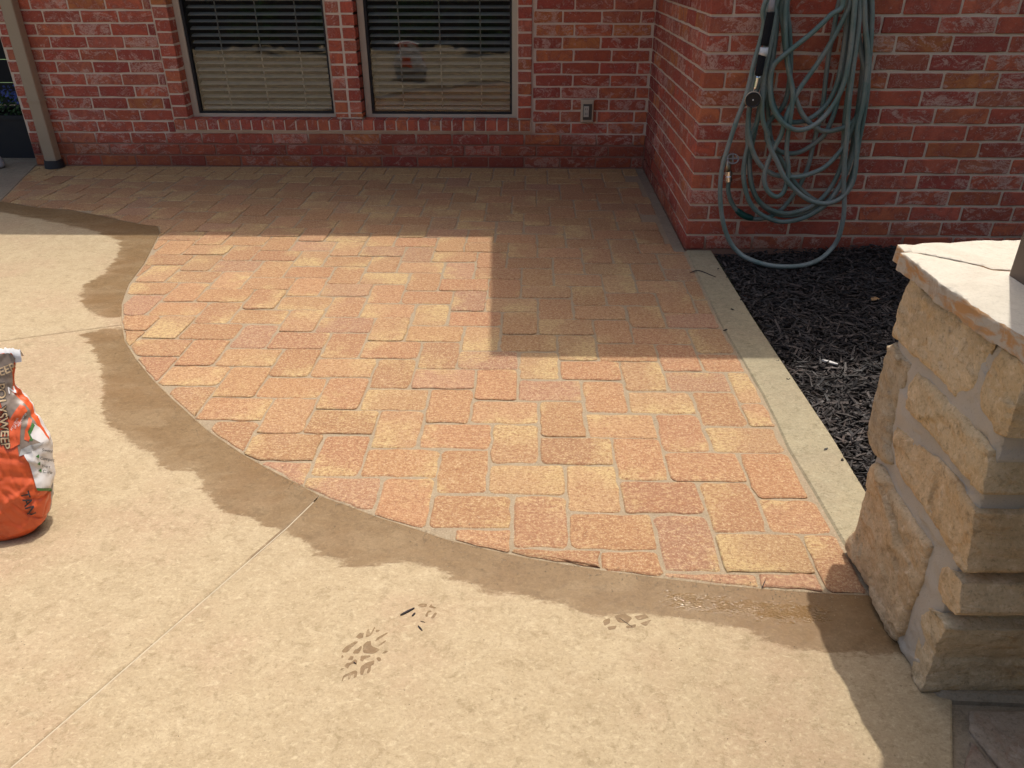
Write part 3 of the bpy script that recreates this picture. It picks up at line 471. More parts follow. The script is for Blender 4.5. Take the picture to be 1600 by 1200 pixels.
for a in range(-12,26):
    for b in range(-22,5):
        for k in 'HV':
            x,y=a*WB+b*LB,a*WB-b*LB
            r=(x,y,LB,WB) if k=='H' else (x+LB,y+WB-LB,WB,LB)
            if r[0]>1 or r[0]<-4 or r[1]>4 or r[1]<-.8: continue
            g=.0034+.0018*rng.random(); q=[(r[0]+g,r[1]+g),(r[0]+r[2]-g,r[1]+g),(r[0]+r[2]-g,r[1]+r[3]-g),(r[0]+g,r[1]+r[3]-g)]
            c=clean(clip_convex(PIN,q),.003)
            if len(c)<3: continue
            A=abs(area(c))
            if A<.0016: continue
            if A<.030 and r[0]+r[2]>.87 and r[1]>1.9: 
                if A<.017: continue
            cands.append((c,A))
cands.sort(key=lambda t: -min(p[1] for p in t[0]), reverse=True)
rest=MB()
for c,A in cands:
    c=ccw(c); cx=sum(p[0] for p in c)/len(c); cy=sum(p[1] for p in c)/len(c)
    p=rounded([(x-cx,y-cy) for x,y in c],.015 if A>.01 else .005,.034,.0019,rng)
    if area(p)<=0 or len(p)<5: continue
    bev=.0042 if A>.006 else .0025
    v,f=slab_vf(p,.03,bev*rng.uniform(.6,1.6),.0026)
    if npav<310:
        me=bpy.data.meshes.new('paver'); me.from_pydata(v,[],f); me.materials.append(PAVER); me.update()
        o=bpy.data.objects.new('paver',me); put(o,patio,(cx,cy,rng.uniform(-.0026,.0016)),(rng.gauss(0,.0035),rng.gauss(0,.0035),rng.gauss(0,.004)))
        col,al=rng.choice(PAL); k=rng.uniform(.88,1.1); o.color=(col[0]*k,col[1]*k*rng.uniform(.95,1.05),col[2]*k,al+rng.uniform(-.08,.08))
    else: rest.add([(x+cx,y+cy,z) for x,y,z in v],f)
    npav+=1
if rest.v: tag(rest.build('paver_course',PAVER,patio),kind='stuff').color=(.42,.2,.08,.45)
print('PAVERS',npav)
# ------------------------------------------------------------------ damp shoe print: thin film on the slab
def chaikin(q):
    out=[]
    for i in range(len(q)):
        a,c=q[i],q[(i+1)%len(q)]; out += [(a[0]*.86+c[0]*.14,a[1]*.86+c[1]*.14),(a[0]*.14+c[0]*.86,a[1]*.14+c[1]*.86)]
    return out
mb=MB()
for q in PRINTS:
    q=chaikin(ccw(clean(q,.0005))); n=len(q); b=len(mb.v)
    mb.v += [(x,y,.0004) for x,y in q]; mb.f.append(tuple(range(b,b+n)))
mb2=MB()
for q in PRINTS2:
    q=chaikin(ccw(clean(q,.0005))); n=len(q); k=len(mb2.v)
    mb2.v += [(x,y,.0004) for x,y in q]; mb2.f.append(tuple(range(k,k+n)))
tag(mb2.build('shoe_print',CONC_WET),'faint damp toe print just below the wet edge left of the pillar','footprint',kind='structure')
o=mb.build('shoe_print',CONC_WET); tag(o,'damp shoe print drying on the foreground slab','footprint',kind='structure')
# ------------------------------------------------------------------ house
house=tag(empty('brick_house',(XL,YB,0)),'red brick house with two blinded windows and a projecting side wall','house')
COURSE=.0788; BH=.0668
rngb=random.Random(11); bcache={}
def brick_mesh(w,h,d=.05):
    key=(round(w,2),round(h,3),rngb.randrange(5))
    if key not in bcache:
        w2,h2=key[0],key[1]
        p=rounded([(-w2/2,-h2/2),(w2/2,-h2/2),(w2/2,h2/2),(-w2/2,h2/2)],.005,.08,.0011,rngb)
        v,f=slab_vf(p,d,.0032,.0028); me=bpy.data.meshes.new('brick'); me.from_pydata(v,[],f); me.materials.append(BRICK); me.update(); bcache[key]=me
    return bcache[key]
ROT={'back':(R(90),0,0),'side':(R(90),0,R(-90))}
def bcol():
    k=rngb.uniform(.95,1.3); c=rngb.choice([(.50,.118,.062),(.45,.102,.058),(.53,.146,.068),(.52,.175,.066),(.42,.092,.060),(.53,.135,.074),(.49,.15,.085)])
    return (c[0]*k,c[1]*k*rngb.uniform(.9,1.1),c[2]*k,rngb.choice([.1,.3,.5,.6,.8,1.0])*rngb.uniform(.7,1.1))
blist=[]      # (wall, orient, x-or-y centre, z centre, width, height, plane)
def brow(wall,orient,a,b,off,pitch,k,plane,z0=0.0):
    j0=math.floor((a-off)/pitch)-1
    for j in range(j0,j0+int((b-a)/pitch)+4):
        s=max(a,off+j*pitch); e=min(b,off+(j+1)*pitch)
        if e-s<.024: continue
        blist.append((wall,orient,(s+e)/2,k*COURSE+z0+COURSE/2,e-s-.0115,BH,plane))
NZ=32; WX0,WX1,WZ0,WZ1=-2.41,.112,.262,2.05
JT=.0095
# back wall
wallb=MB()
D=.10
for (x0,x1,z0,z1) in ((XL,WX0+.10,-.05,2.6),(WX1-.10,XS+.15,-.05,2.6),(WX0+.10,WX1-.10,-.05,.30),(WX0+.10,WX1-.10,WZ1,2.6),(-1.25,-1.075,.30,WZ1)):
    wallb.box(x0,x1,YB+.004,YB+D+.05,z0,z1)
back=wallb.build('brick_wall',MORTAR,house)
for k in range(NZ):
    zc=k*COURSE+COURSE/2
    if zc+COURSE/2<WZ0+.01 or zc>WZ1: brow(back,'back',XL,XS,.064-(0 if k%2==0 else .17)+(0.25 if k%2==0 and zc>.4 else 0),.2563,k,YB)
    else:
        brow(back,'back',XL,WX0-.006,(-2.905 if k%2==0 else -2.975),.2535,k,YB)
        brow(back,'back',WX1+.006,XS,(.314 if k%2==0 else .392),.2563,k,YB)
# side wall (faces -X) runs from the inner corner to the outer corner
sidew=MB(); sidew.box(XS+.004,XS+.15,YFR+.15,YB+.002,-.05,2.6); side=sidew.build('brick_wall',MORTAR,house)
frontw=MB(); frontw.box(XS+.004,7.0,YFR+.004,YFR+.15,-.05,2.6); front=frontw.build('brick_wall',MORTAR,house)
corner=[]
for k in range(NZ):
    zc=k*COURSE+COURSE/2
    if k%2: corner.append((XS,XS+.249,YFR,YFR+.095,k)); brow(side,'side',YFR+.100,YB,YFR+.100,.2563,k,XS); brow(front,'back',XS+.254,7.0,1.18,.2563,k,YFR)
    else: corner.append((XS,XS+.095,YFR,YFR+.249,k)); brow(side,'side',YFR+.254,YB,YFR+.254,.2563,k,XS); brow(front,'back',XS+.100,7.0,1.005,.2563,k,YFR)
def seen(u):
    """Rough size of a brick in view, for choosing which are built one by one."""
    wall,orient,c,z,w,h,pl=u
    P=Vector((c,pl,z)) if orient=='back' else Vector((pl,c,z)); d=P-cam.matrix_world.translation
    q=cam.matrix_world.to_3x3().transposed()@d; s=1211.8/-q.z; X=800+q.x*s; Y=600-q.y*s
    if X<-30 or X>1640 or Y<-6: return 0
    k=abs(d.normalized().y if orient=='back' else d.normalized().x)
    if orient=='back' and pl==YFR and P.x>1.85 and z<.02: return 0
    return w*h*s*s*k*(0.5 if Y<4 else 1)
blist.sort(key=lambda u:-seen(u))
nb=0; restb={}
for u in blist:
    wall,orient,c,z,w,h,pl=u
    s=seen(u)
    if s>0 and nb<300:
        me=brick_mesh(w,h); o=bpy.data.objects.new('brick',me); nb+=1
        pr=rngb.uniform(-.003,.001)
        loc=(c,pl+pr,z) if orient=='back' else (pl+pr,c,z)
        put(o,wall,loc,ROT[orient]); o.color=bcol(); o.scale=(w/(round(w,2)),1,1)
    else:
        mb=restb.setdefault(wall.name,(wall,MB()))[1]
        if orient=='back': mb.box(c-w/2,c+w/2,pl-.003,pl+.04,z-h/2,z+h/2)
        else: mb.box(pl-.003,pl+.04,c-w/2,c+w/2,z-h/2,z+h/2)
for wall,mb in restb.values(): tag(mb.build('brick_course',BRICK,wall),kind='stuff').color=(.29,.06,.045,.5)
mbr=MB()
for (x0,x1,y0,y1,k) in corner:
    z0=k*COURSE+.005
    if z0>1.25: mbr.box(x0-.003,x1,y0-.003,y1,z0,z0+BH); continue
    bm=bmesh.new(); v,f=boxvf(x0-.003,x1,y0-.003,y1,z0,z0+BH); vs=[bm.verts.new(p) for p in v]
    for q in f: bm.faces.new([vs[i] for i in q])
    bmesh.ops.bevel(bm,geom=bm.edges[:],offset=.0035,segments=1,affect='EDGES')
    cx,cy=(x0+x1)/2,(y0+y1)/2
    o=from_bm('corner_brick',bm,BRICK,front,origin=(cx,cy,z0+BH/2)); o.color=bcol()
tag(mbr.build('corner_course',BRICK,front),kind='stuff')
# left return of the back wall
ret=MB(); ret.box(XL,XL+.1,YB+.155,8,-.05,2.6); rw=ret.build('brick_wall',MORTAR,house)
mbr=MB()
for k in range(NZ):
    for j in range(16):
        y0=YB+.16+(j-(.5 if k%2 else 0))*.2563
        if y0+.2563>YB+.2: mbr.box(XL-.003,XL+.04,max(y0,YB+.058),y0+.2468,k*COURSE+.005,k*COURSE+.005+BH)
tag(mbr.build('brick_course',BRICK,rw),kind='stuff').color=(.29,.06,.045,.5)
# header columns beside and between the windows, sill of bricks on edge
def header(name,x0,x1,z0,z1,y0=YB-.016,y1=YB+.11):
    bm=bmesh.new(); v,f=boxvf(x0,x1,y0,y1,z0,z1); vs=[bm.verts.new(p) for p in v]
    for q in f: bm.faces.new([vs[i] for i in q])
    for vv in bm.verts: vv.co += Vector((rngb.gauss(0,.001),max(-.0016,min(.0016,rngb.gauss(0,.0008))),rngb.gauss(0,.001)))
    bmesh.ops.bevel(bm,geom=bm.edges[:],offset=.003,segments=1,affect='EDGES')
    o=from_bm(name,bm,BRICK,back,origin=((x0+x1)/2,YB,(z0+z1)/2)); c=bcol(); o.color=(c[0],c[1],c[2],c[3]*.6); return o
mj=MB()
mj.box(-2.402,-2.308,YB-.0118,YB+.1,.34,2.05); mj.box(.022,.108,YB-.0118,YB+.1,.34,2.05); mj.box(-1.25,-1.075,YB-.0085,YB+.1,.34,2.05)
mj.box(-2.402,.108,YB-.0262,YB+.10,.258,.325); mj.box(-2.40,.106,YB-.006,YB+.06,.2385,.258)
mj.build('header_mortar',MORTAR,back)
hz=.347
for k in range(11):
    z0=hz+k*COURSE; z1=z0+BH
    header('header_brick',-2.405,-2.306,z0,z1); header('header_brick',.020,.110,z0,z1)
    zz=z0-.045 if k else .347
    z1m=zz+BH if k else .347+.025
    header('header_brick',-1.257,-1.168,zz,z1m,YB-.012); header('header_brick',-1.153,-1.068,zz,z1m,YB-.012)
for k in range(32):
    x0=-2.405+k*.0787
    header('sill_brick',x0,min(x0+.069,.110),.262,.332,YB-.03,YB+.10)
for k in range(8): header('cut_brick',-2.40+k*.3135,-2.40+k*.3135+.305,.2405,.254,YB-.002,YB+.05)
# windows
def window(x0,x1):
    w=empty('window',((x0+x1)/2,YB+.1,.33),house); z0,z1=.332,2.03; fw=.042; yf=YB+.082
    f=MB(); f.box(x0,x0+fw,yf,yf+.07,z0,z1); f.box(x1-fw,x1,yf,yf+.07,z0,z1); f.box(x0+fw,x1-fw,yf,yf+.07,z0,z0+.022); f.box(x0+fw,x1-fw,yf,yf+.07,z1-.03,z1)
    f.build('frame',FRAME,w)
    s=MB(); a,b=x0+fw,x1-fw; s.box(a,a+.016,yf+.012,yf+.05,z0+.022,z1-.03); s.box(b-.016,b,yf+.012,yf+.05,z0+.022,z1-.03); s.box(a+.016,b-.016,yf+.012,yf+.05,z0+.022,z0+.034); s.box(a+.016,b-.016,yf+.012,yf+.05,1.095,1.14)
    s.build('sash',plain('dark_gasket',(.02,.02,.022,1),.6,.4),w)
    mk('pane',[(a,yf+.03,z0+.02),(b,yf+.03,z0+.02),(b,yf+.03,z1-.03),(a,yf+.03,z1-.03)],[(0,1,2,3)],GLASS,w)
    yb=YB+.185; bz=.385; pitch=.0445; sl=None
    L=b-a-.03; m=MB(); n=6; t=R(17)
    prof=[]
    for i in range(n+1):
        u=(i/n-.5)*.051; h=.0035*(1-(2*i/n-1)**2)
        prof.append((u*math.cos(t)-h*math.sin(t)*0, u*math.sin(t)+h))
    for sgn in (0,-.0022):
        for (yy,zz) in prof: m.v += [(-L/2,yy,zz+sgn),(L/2,yy,zz+sgn)]
    for i in range(n):
        m.f.append((2*i,2*i+1,2*i+3,2*i+2)); b2=2*(n+1); m.f.append((b2+2*i,b2+2*i+2,b2+2*i+3,b2+2*i+1))
    b2=2*(n+1); m.f += [(0,b2,b2+1,1),(2*n,2*n+1,b2+2*n+1,b2+2*n)]
    me=bpy.data.meshes.new('slat'); me.from_pydata(m.v,[],m.f); me.materials.append(SLAT); me.update()
    rs=random.Random(int(x0*100)); k=0; z=bz+.03
    while z<1.25:
        put(bpy.data.objects.new('slat',me),w,((a+b)/2+rs.uniform(-.002,.002),yb,z),(rs.gauss(0,.03),rs.gauss(0,.0012),0)); z+=pitch; k+=1
    up=MB()
    while z<1.99:
        up.add([(x+(a+b)/2,y+yb,zz+z) for x,y,zz in m.v],m.f); z+=pitch
    tag(up.build('slat_stack',SLAT,w),kind='stuff')
    bevbox('bottom_rail',a+.014,b-.014,yb-.026,yb+.026,bz-.012,bz+.004,SLAT,w,.003)
    for q in (.22,.5,.78) if True else ():
        xx=a+(b-a)*q; c=MB(); c.box(xx-.004,xx+.004,yb-.028,yb-.0265,bz,1.99); c.build('ladder_tape',CORD,w)
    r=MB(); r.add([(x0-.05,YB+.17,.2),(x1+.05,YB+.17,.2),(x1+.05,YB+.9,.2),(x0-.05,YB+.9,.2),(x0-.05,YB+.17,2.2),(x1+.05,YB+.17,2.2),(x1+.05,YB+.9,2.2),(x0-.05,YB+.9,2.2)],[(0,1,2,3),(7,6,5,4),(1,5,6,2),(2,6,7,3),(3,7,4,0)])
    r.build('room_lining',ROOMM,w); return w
window(-2.304,-1.248); window(-1.062,.018)
# eaves and roof
rf=empty('roof',(0,4.5,2.6),house)
def slabpoly(name,pts,thick,mat):
    n=len(pts); v=list(pts)+[(x,y,z-thick) for x,y,z in pts]; f=[tuple(range(n)),tuple(range(2*n-1,n-1,-1))]+[(i,i+n,(i+1)%n+n,(i+1)%n) for i in range(n)]
    return mk(name,v,[q[::-1] for q in f] if False else f,mat,rf)
EX=.475; EYF=1.732; EYB=3.13
slabpoly('soffit',[(-8,EYB-.03+.02,2.62),(EX+.02,EYB+.02+.03,2.62),(EX+.02,YB+.3,2.62),(-8,YB+.3,2.62)],.02,SOFFIT)
slabpoly('soffit',[(EX+.02,EYF+.02,2.62),(7.5,EYF+.02,2.62),(7.5,YFR+.15,2.62),(EX+.02,YFR+.15,2.62)],.02,SOFFIT)
slabpoly('soffit',[(EX+.02,YFR+.15,2.62),(XS+.15,YFR+.15,2.62),(XS+.15,YB+.3,2.62),(EX+.02,YB+.3,2.62)],.02,SOFFIT)
slabpoly('fascia',[(-8,EYB-.05,2.75),(EX,EYB+.03,2.75),(EX,EYB+.055,2.75),(-8,EYB-.025,2.75)],.17,HOUSEM)
slabpoly('fascia',[(EX-.03,EYF-.005,2.75),(7.5,EYF-.005,2.75),(7.5,EYF+.02,2.75),(EX-.03,EYF+.02,2.75)],.17,HOUSEM)
slabpoly('fascia',[(EX-.055,EYF+.02,2.75),(EX-.03,EYF+.02,2.75),(EX+.025,EYB+.06,2.75),(EX,EYB+.06,2.75)],.17,HOUSEM)
slabpoly('shingle_slope',[(-8,EYB-.05,2.79),(EX+.03,EYB+.03,2.79),(EX+.03,8,4.2),(-8,8,4.2)],.035,SHINGLE)
slabpoly('shingle_slope',[(EX-.06,EYF-.01,2.795),(7.5,EYF-.01,2.795),(7.5,8,4.5),(EX-.03,8,4.5)],.035,SHINGLE)
slabpoly('gable_board',[(EX-.03,EYB,2.75),(EX+.01,EYB,2.75),(EX+.01,8,4.2),(EX-.03,8,4.2)],.02,HOUSEM)
# downspout
ds=empty('downspout',(-3.33,YB-.055,0),house)
bevbox('pipe',-3.372,-3.288,YB-.095,YB-.018,.035,2.55,DOWN,ds,.009,3)
b=MB(); b.box(-3.376,-3.284,YB-.099,YB-.014,.452,.466); b.build('coupling',DOWN,ds)
bm=bmesh.new(); bmesh.ops.create_cone(bm,cap_ends=True,segments=24,radius1=.068,radius2=.060,depth=.052); bmesh.ops.translate(bm,verts=bm.verts,vec=(-3.33,YB-.058,.028)); from_bm('drain_collar',bm,BLACKP,ds)
# weatherproof outlet on the back wall
ob=empty('outlet_box',(.50,YB-.02,.40),house)
bevbox('housing',.455,.543,YB-.034,YB+.006,.322,.468,OUTM,ob,.010,3)
bevbox('recess_shade',.470,.531,YB-.038,YB-.030,.340,.445,OUTD,ob,.003,2)  # dark plate set slightly proud; recess shade is put into its colour
bevbox('socket',.474,.510,YB-.043,YB-.032,.360,.432,IVORY,ob,.004,2)
for zz in (.413,.382):
    for xx in (.485,.497): bevbox('slot',xx-.0015,xx+.0015,YB-.0438,YB-.040,zz-.007,zz+.007,BLACKP,ob,.0004,1)
bevbox('cover_hinge',.452,.546,YB-.030,YB-.008,.464,.474,OUTM,ob,.004,2)
# spigot on the front wall
sp=empty('spigot',tuple(SPIG[0]),house)
m=MB(); p0=Vector(SPIG[0]); tube(m,[Vector((p0.x,YFR+.01,p0.z)),Vector((p0.x,YFR-.02,p0.z)),p0+Vector((0,-.005,-.004)),p0+Vector((0,-.008,-.04)),Vector(SPIG[1])],.013,12); m.build('spout',BRASS,sp,True)
bm=bmesh.new(); bmesh.ops.create_cone(bm,cap_ends=True,segments=20,radius1=.032,radius2=.032,depth=.008,matrix=Matrix.Translation((p0.x,YFR-.008,p0.z))@Matrix.Rotation(R(90),4,'X')); from_bm('flange',bm,BRASS,sp)
m=MB(); 
for i in range(24):
    a=2*math.pi*i/24; m.v += [(p0.x+.012+math.cos(a)*.026, p0.y-.03+math.sin(a)*.012, p0.z+.022+math.sin(a)*.020)]
ringp=[Vector(v) for v in m.v]; m=MB(); tube(m,ringp+[ringp[0]],.004,8,False); tube(m,[ringp[0],ringp[12]],.003,6); tube(m,[ringp[6],ringp[18]],.003,6); m.build('handle',PALEM,sp,True)
# ------------------------------------------------------------------ planter and dark boarding past the house corner
pt=tag(empty('planter',(-3.72,4.2,0)),'charcoal planter box just past the left corner of the brick wall','planter')
m=MB(); 
def frus(m,x0,x1,y0,y1,z0,z1,t):
    m.add([(x0+t,y0+t,z0),(x1-t,y0+t,z0),(x1-t,y1-t,z0),(x0+t,y1-t,z0),(x0,y0,z1),(x1,y0,z1),(x1,y1,z1),(x0,y1,z1)],boxvf(0,1,0,1,0,1)[1])
frus(m,-3.93,-3.53,4.08,4.46,0,.285,.02); m.build('pot',PLANT,pt)
m=MB(); 
for a in ((-3.94,-3.52,4.07,4.09),(-3.94,-3.52,4.45,4.47),(-3.94,-3.92,4.09,4.45),(-3.54,-3.52,4.09,4.45)): m.box(*a,.285,.312)
m.build('rim',PLANT,pt); m=MB(); m.box(-3.92,-3.54,4.09,4.45,.285,.297); m.build('soil',EARTH,pt)
fl=tag(empty('flowering_plant',(-3.72,4.27,.295)),'bedding plant with small blue flowers growing in the charcoal planter','plant')
rp=random.Random(5); m=MB(); m2=MB()
for i in range(420):
    c=Vector((rp.uniform(-3.93,-3.54),rp.uniform(4.08,4.45),rp.uniform(.30,.42))); d=Vector((rp.gauss(0,1),rp.gauss(0,1),rp.uniform(.1,1))).normalized(); s=d.cross(Vector((rp.gauss(0,1),rp.gauss(0,1),rp.gauss(0,1)))).normalized(); L=rp.uniform(.02,.045)
    m.add([c,c+d*L*.5+s*L*.22,c+d*L,c+d*L*.5-s*L*.22],[(0,1,2,3)])
for i in range(170):
    c=Vector((rp.uniform(-3.94,-3.53),rp.uniform(4.06,4.45),rp.uniform(.385,.49))); d=Vector((rp.gauss(0,.5),rp.gauss(-.6,.5),rp.uniform(.2,1))).normalized(); s=d.orthogonal().normalized(); t=d.cross(s); r=rp.uniform(.009,.016); n=len(m2.v)
    ps=[c+(s*math.cos(a)+t*math.sin(a))*(r if q%2 else r*.55) for q,a in enumerate([2*math.pi*j/10 for j in range(10)])]
    m2.add([c+d*.003]+ps,[(0,1+j,1+(j+1)%10) for j in range(10)])
tag(m.build('foliage',LEAFM,fl),kind='stuff'); tag(m2.build('blossom',BLOOM,fl),kind='stuff')
scn=tag(empty('wooden_screen',(-4.6,5.2,0)),'assumed near-black boarding behind the planter','screen')  # assumed boards, near black, closing the gap behind the planter
for k in range(14): bevbox('board',-6.2,-3.52,5.2,5.225,.02+k*.185,.02+k*.185+.178,WOODD,scn,.003,1)
o=mk('edging_stone',*[[],[]]); bpy.data.objects.remove(o)
def pebble(name,c,r,sc,seed,mat):
    bm=bmesh.new(); bmesh.ops.create_icosphere(bm,subdivisions=3,radius=r)
    for v in bm.verts: v.co *= 1+.35*noise.noise(v.co*(1.6/r)*.6+Vector((seed,0,0))); v.co=Vector((v.co.x*sc[0],v.co.y*sc[1],max(v.co.z,-r*.55)*sc[2]))
    bmesh.ops.translate(bm,verts=bm.verts,vec=(c[0],c[1],c[2])); return from_bm(name,bm,mat,None,True,(c[0],c[1],0))
tag(pebble('edging_stone',(-3.755,3.80,.035),.06,(1.2,.9,.9),3,PALEM),'pale grey rounded stone on the ground in front of the planter','stone')
# ------------------------------------------------------------------ mulch bed
def mz(x,y): return -.022+.045*max(0,min(1,(x-1.09)/.9))+.012*noise.noise(Vector((x*3,y*3,0)))
bm=bmesh.new(); n1,n2=46,40; gv=[[None]*(n2+1) for _ in range(n1+1)]
for i in range(n1+1):
    for j in range(n2+1):
        x=1.088+i*(4.2-1.088)/n1; y=-.35+j*(2.113+.35)/n2; gv[i][j]=bm.verts.new((x,y,mz(x,y)-.012))
for i in range(n1):
    for j in range(n2): bm.faces.new((gv[i][j],gv[i+1][j],gv[i+1][j+1],gv[i][j+1]))
tag(from_bm('mulch_soil',bm,EARTH,None,True),'dark soil under the mulch','soil',kind='structure')
rm=np.random.default_rng(3); V=[];F=[];T=[]
def chips(n,x0,x1,y0,y1,lmin=.018,lmax=.075):
    for _ in range(n):
        x=rm.uniform(x0,x1); y=rm.uniform(y0,y1)
        if .90<x<1.40 and y<-.14: continue
        L=lmin+(lmax-lmin)*rm.random()**2.2; w=rm.uniform(.003,.0095)*(1 if L<.04 else 1.2); h=rm.uniform(.0012,.004)
        yaw=rm.normal(.25,.9) if rm.random()<.6 else rm.uniform(0,3.14); p=rm.normal(0,.28); ro=rm.normal(0,.5)
        M=Matrix.Rotation(yaw,3,'Z')@Matrix.Rotation(p,3,'Y')@Matrix.Rotation(ro,3,'X')
        zc=(mz(x,y) if x>1.072 else .003)+rm.uniform(-.004,.016)*(1 if x>1.072 else .15); b=len(V); tp=rm.uniform(.25,.9); bend=rm.normal(0,.003)
        for (lx,ww,dz) in ((-.5,tp,0),(.0,1.0,bend),(.5,rm.uniform(.15,.9),0)):
            for (sy,sz) in ((-1,-1),(1,-1),(1,1),(-1,1)):
                q=M@Vector((lx*L,sy*w*.5*ww,sz*h*.5+dz)); V.append((x+q.x,y+q.y,zc+q.z))
        for s in (0,4):
            for k in range(4): F.append((b+s+k,b+s+(k+1)%4,b+s+4+(k+1)%4,b+s+4+k))
        F.append((b+3,b+2,b+1,b)); F.append((b+8,b+9,b+10,b+11))
        T.extend([float(np.clip(rm.gamma(1.2,.28),0,1.6))]*12)
chips(8500,1.085,1.95,-.18,1.45); chips(1300,1.085,1.95,-.18,1.45,.05,.12); chips(3500,1.075,2.2,1.45,2.10); chips(2200,1.95,4.0,-.3,2.10); chips(8,.99,1.068,-.1,2.05,.006,.02); chips(220,1.072,1.11,-.15,2.0,.012,.035)
o=mk('mulch',V,F,MULCH); o.data.attributes.new('tone','FLOAT','POINT').data.foreach_set('value',np.array(T,np.float32))
tag(o,'shredded black wood mulch filling the bed beside the kerb','mulch',kind='stuff')
# ------------------------------------------------------------------ garden hose
hose=tag(empty('garden_hose',(1.36,YFR-.1,1.45)),'green grey garden hose hanging in many loops on the brick wall over the mulch','hose')
hx=1.37; path=[]
for i,st in enumerate(HOSE):
    st=[list(p) for p in st]
    for q,p in enumerate(st):                    # each turn hangs a little in front of or behind its neighbours
        p[1]+= .006*math.sin(q*.9+i*1.7)
        p[1]=min(p[1],YFR-.018)
    a=Vector(st[0]); b=Vector(st[-1]); yo=a.y
    up0=[Vector((a.x*.55+(hx-.10)*.45,yo,1.30)),Vector((a.x*.2+(hx-.09)*.8,yo,1.40))] if a.x<1.45 else [Vector((hx+.08,yo,1.38))]
    top=Vector((hx+.01*math.sin(i),yo,1.465+.004*i))
    up1=[Vector((b.x*.2+(hx+.09)*.8,yo,1.40)),Vector((b.x*.5+(hx+.10)*.5,yo,1.30))][::-1]
    if b.x<1.45: up1=[Vector((b.x*.55+(hx-.10)*.45,yo,1.30)),Vector((hx-.08,yo,1.40))]
    if i==len(HOSE)-1: up1=[Vector((hx+.1,yo,1.3))]
    path += up0+[Vector(p) for p in st]+up1+([top] if i<len(HOSE)-1 else [])
lead=HOSE[-1]
m=MB(); main=[]
# the last strand is the leader from the spigot: joined as its own short run
nlead=len(lead)+2
full=catmull(path[1:len(path)-nlead-1],7); tube(m,full,.0112,12); m.build('coil',HOSEM,hose,True)
m=MB(); tube(m,catmull([Vector(p) for p in lead]+[Vector((1.5,YFR-.045,1.3))],7),.0108,12); m.build('leader',HOSEM,hose,True)
m=MB(); s=catmull(SLEEVE,8); tube(m,s,lambda t:.0165-.004*abs(2*t-1)**3,14); m.build('sleeve',SLEEVEM,hose,True)
a,b=Vector(SPIG[1]),Vector(SPIG[2]); m=MB(); tube(m,[a.lerp(b,t) for t in (0,.08,.1,.45,.47,.55,.57,.95,1)],lambda t:(.016 if t<.2 else .019 if t<.5 else .0155 if t<.6 else .018),16); m.build('coupling',CHROME,hose,False)
hk=tag(empty('hose_hanger',(hx,YFR,1.44)),'metal wall bracket carrying the hose loops above the window height','bracket')
m=MB(); tube(m,[Vector((hx-.10+.02*i,YFR-.10-.06*math.sin(math.pi*i/10),1.395+.05*math.sin(math.pi*i/10))) for i in range(11)],.008,8); tube(m,[Vector((hx,YFR,1.42)),Vector((hx,YFR-.17,1.44))],.009,8); m.box(hx-.06,hx+.06,YFR-.006,YFR+.001,1.36,1.47); m.build('bracket_arm',BLACKP,hk)
# watering wand tucked in front of the loops
W=[Vector(p) for p in WAND]
wand=tag(empty('watering_wand',tuple(W[-1])),'black foam handled spray wand with a round black head tucked into the hose loops','spray wand')
m=MB(); tube(m,[W[0]+Vector((.006,.02,.06)),W[0],W[0].lerp(W[1],.7)],.013,14); m.build('hose_connector',PALEM,wand,True)
m=MB(); tube(m,catmull([W[0].lerp(W[1],.6),W[1],W[2],W[3]],5),.0175,16); m.build('grip',RUBBER,wand,True)
m=MB(); tube(m,[W[3]+(W[4]-W[3])*.25,W[4],W[4]+(W[5]-W[4])*.55],.0185,16); m.build('band',WHITEP,wand,True)
m=MB(); tube(m,catmull([W[4]+(W[5]-W[4])*.5,W[5],W[6]],6),.0172,16); m.build('lower_grip',RUBBER,wand,True)
m=MB(); tube(m,[W[6],W[7],W[8],W[9]],lambda t:.012-.004*t,14); m.build('neck',CHROME,wand,True)
hd=W[10]; ax=(cam.matrix_world.translation-hd).normalized(); ax=(ax*.75+Vector((0,-.35,-.25))).normalized()
def disc(name,c,ax,prof,mat):
    u=ax.orthogonal().normalized(); v=ax.cross(u); m=MB(); n=32
    for (r,h) in prof:
        for k in range(n): a=2*math.pi*k/n; m.v.append(tuple(c+ax*h+u*math.cos(a)*r+v*math.sin(a)*r))
    for i in range(len(prof)-1):
        for k in range(n): m.f.append((i*n+k,i*n+(k+1)%n,(i+1)*n+(k+1)%n,(i+1)*n+k))
    m.f.append(tuple((len(prof)-1)*n+k for k in range(n))); return m.build(name,mat,wand)
disc('head_shell',hd,ax,[(.010,-.045),(.024,-.035),(.034,-.012),(.036,.0),(.034,.004),(.030,.005)],OUTM)
disc('head_face',hd,ax,[(.034,-.004),(.034,.007),(.031,.009),(.028,.006),(.004,.006)],BLACKP)
disc('nozzle',hd,ax,[(.0035,.004),(.0035,.009),(.002,.0095)],WHITEP)
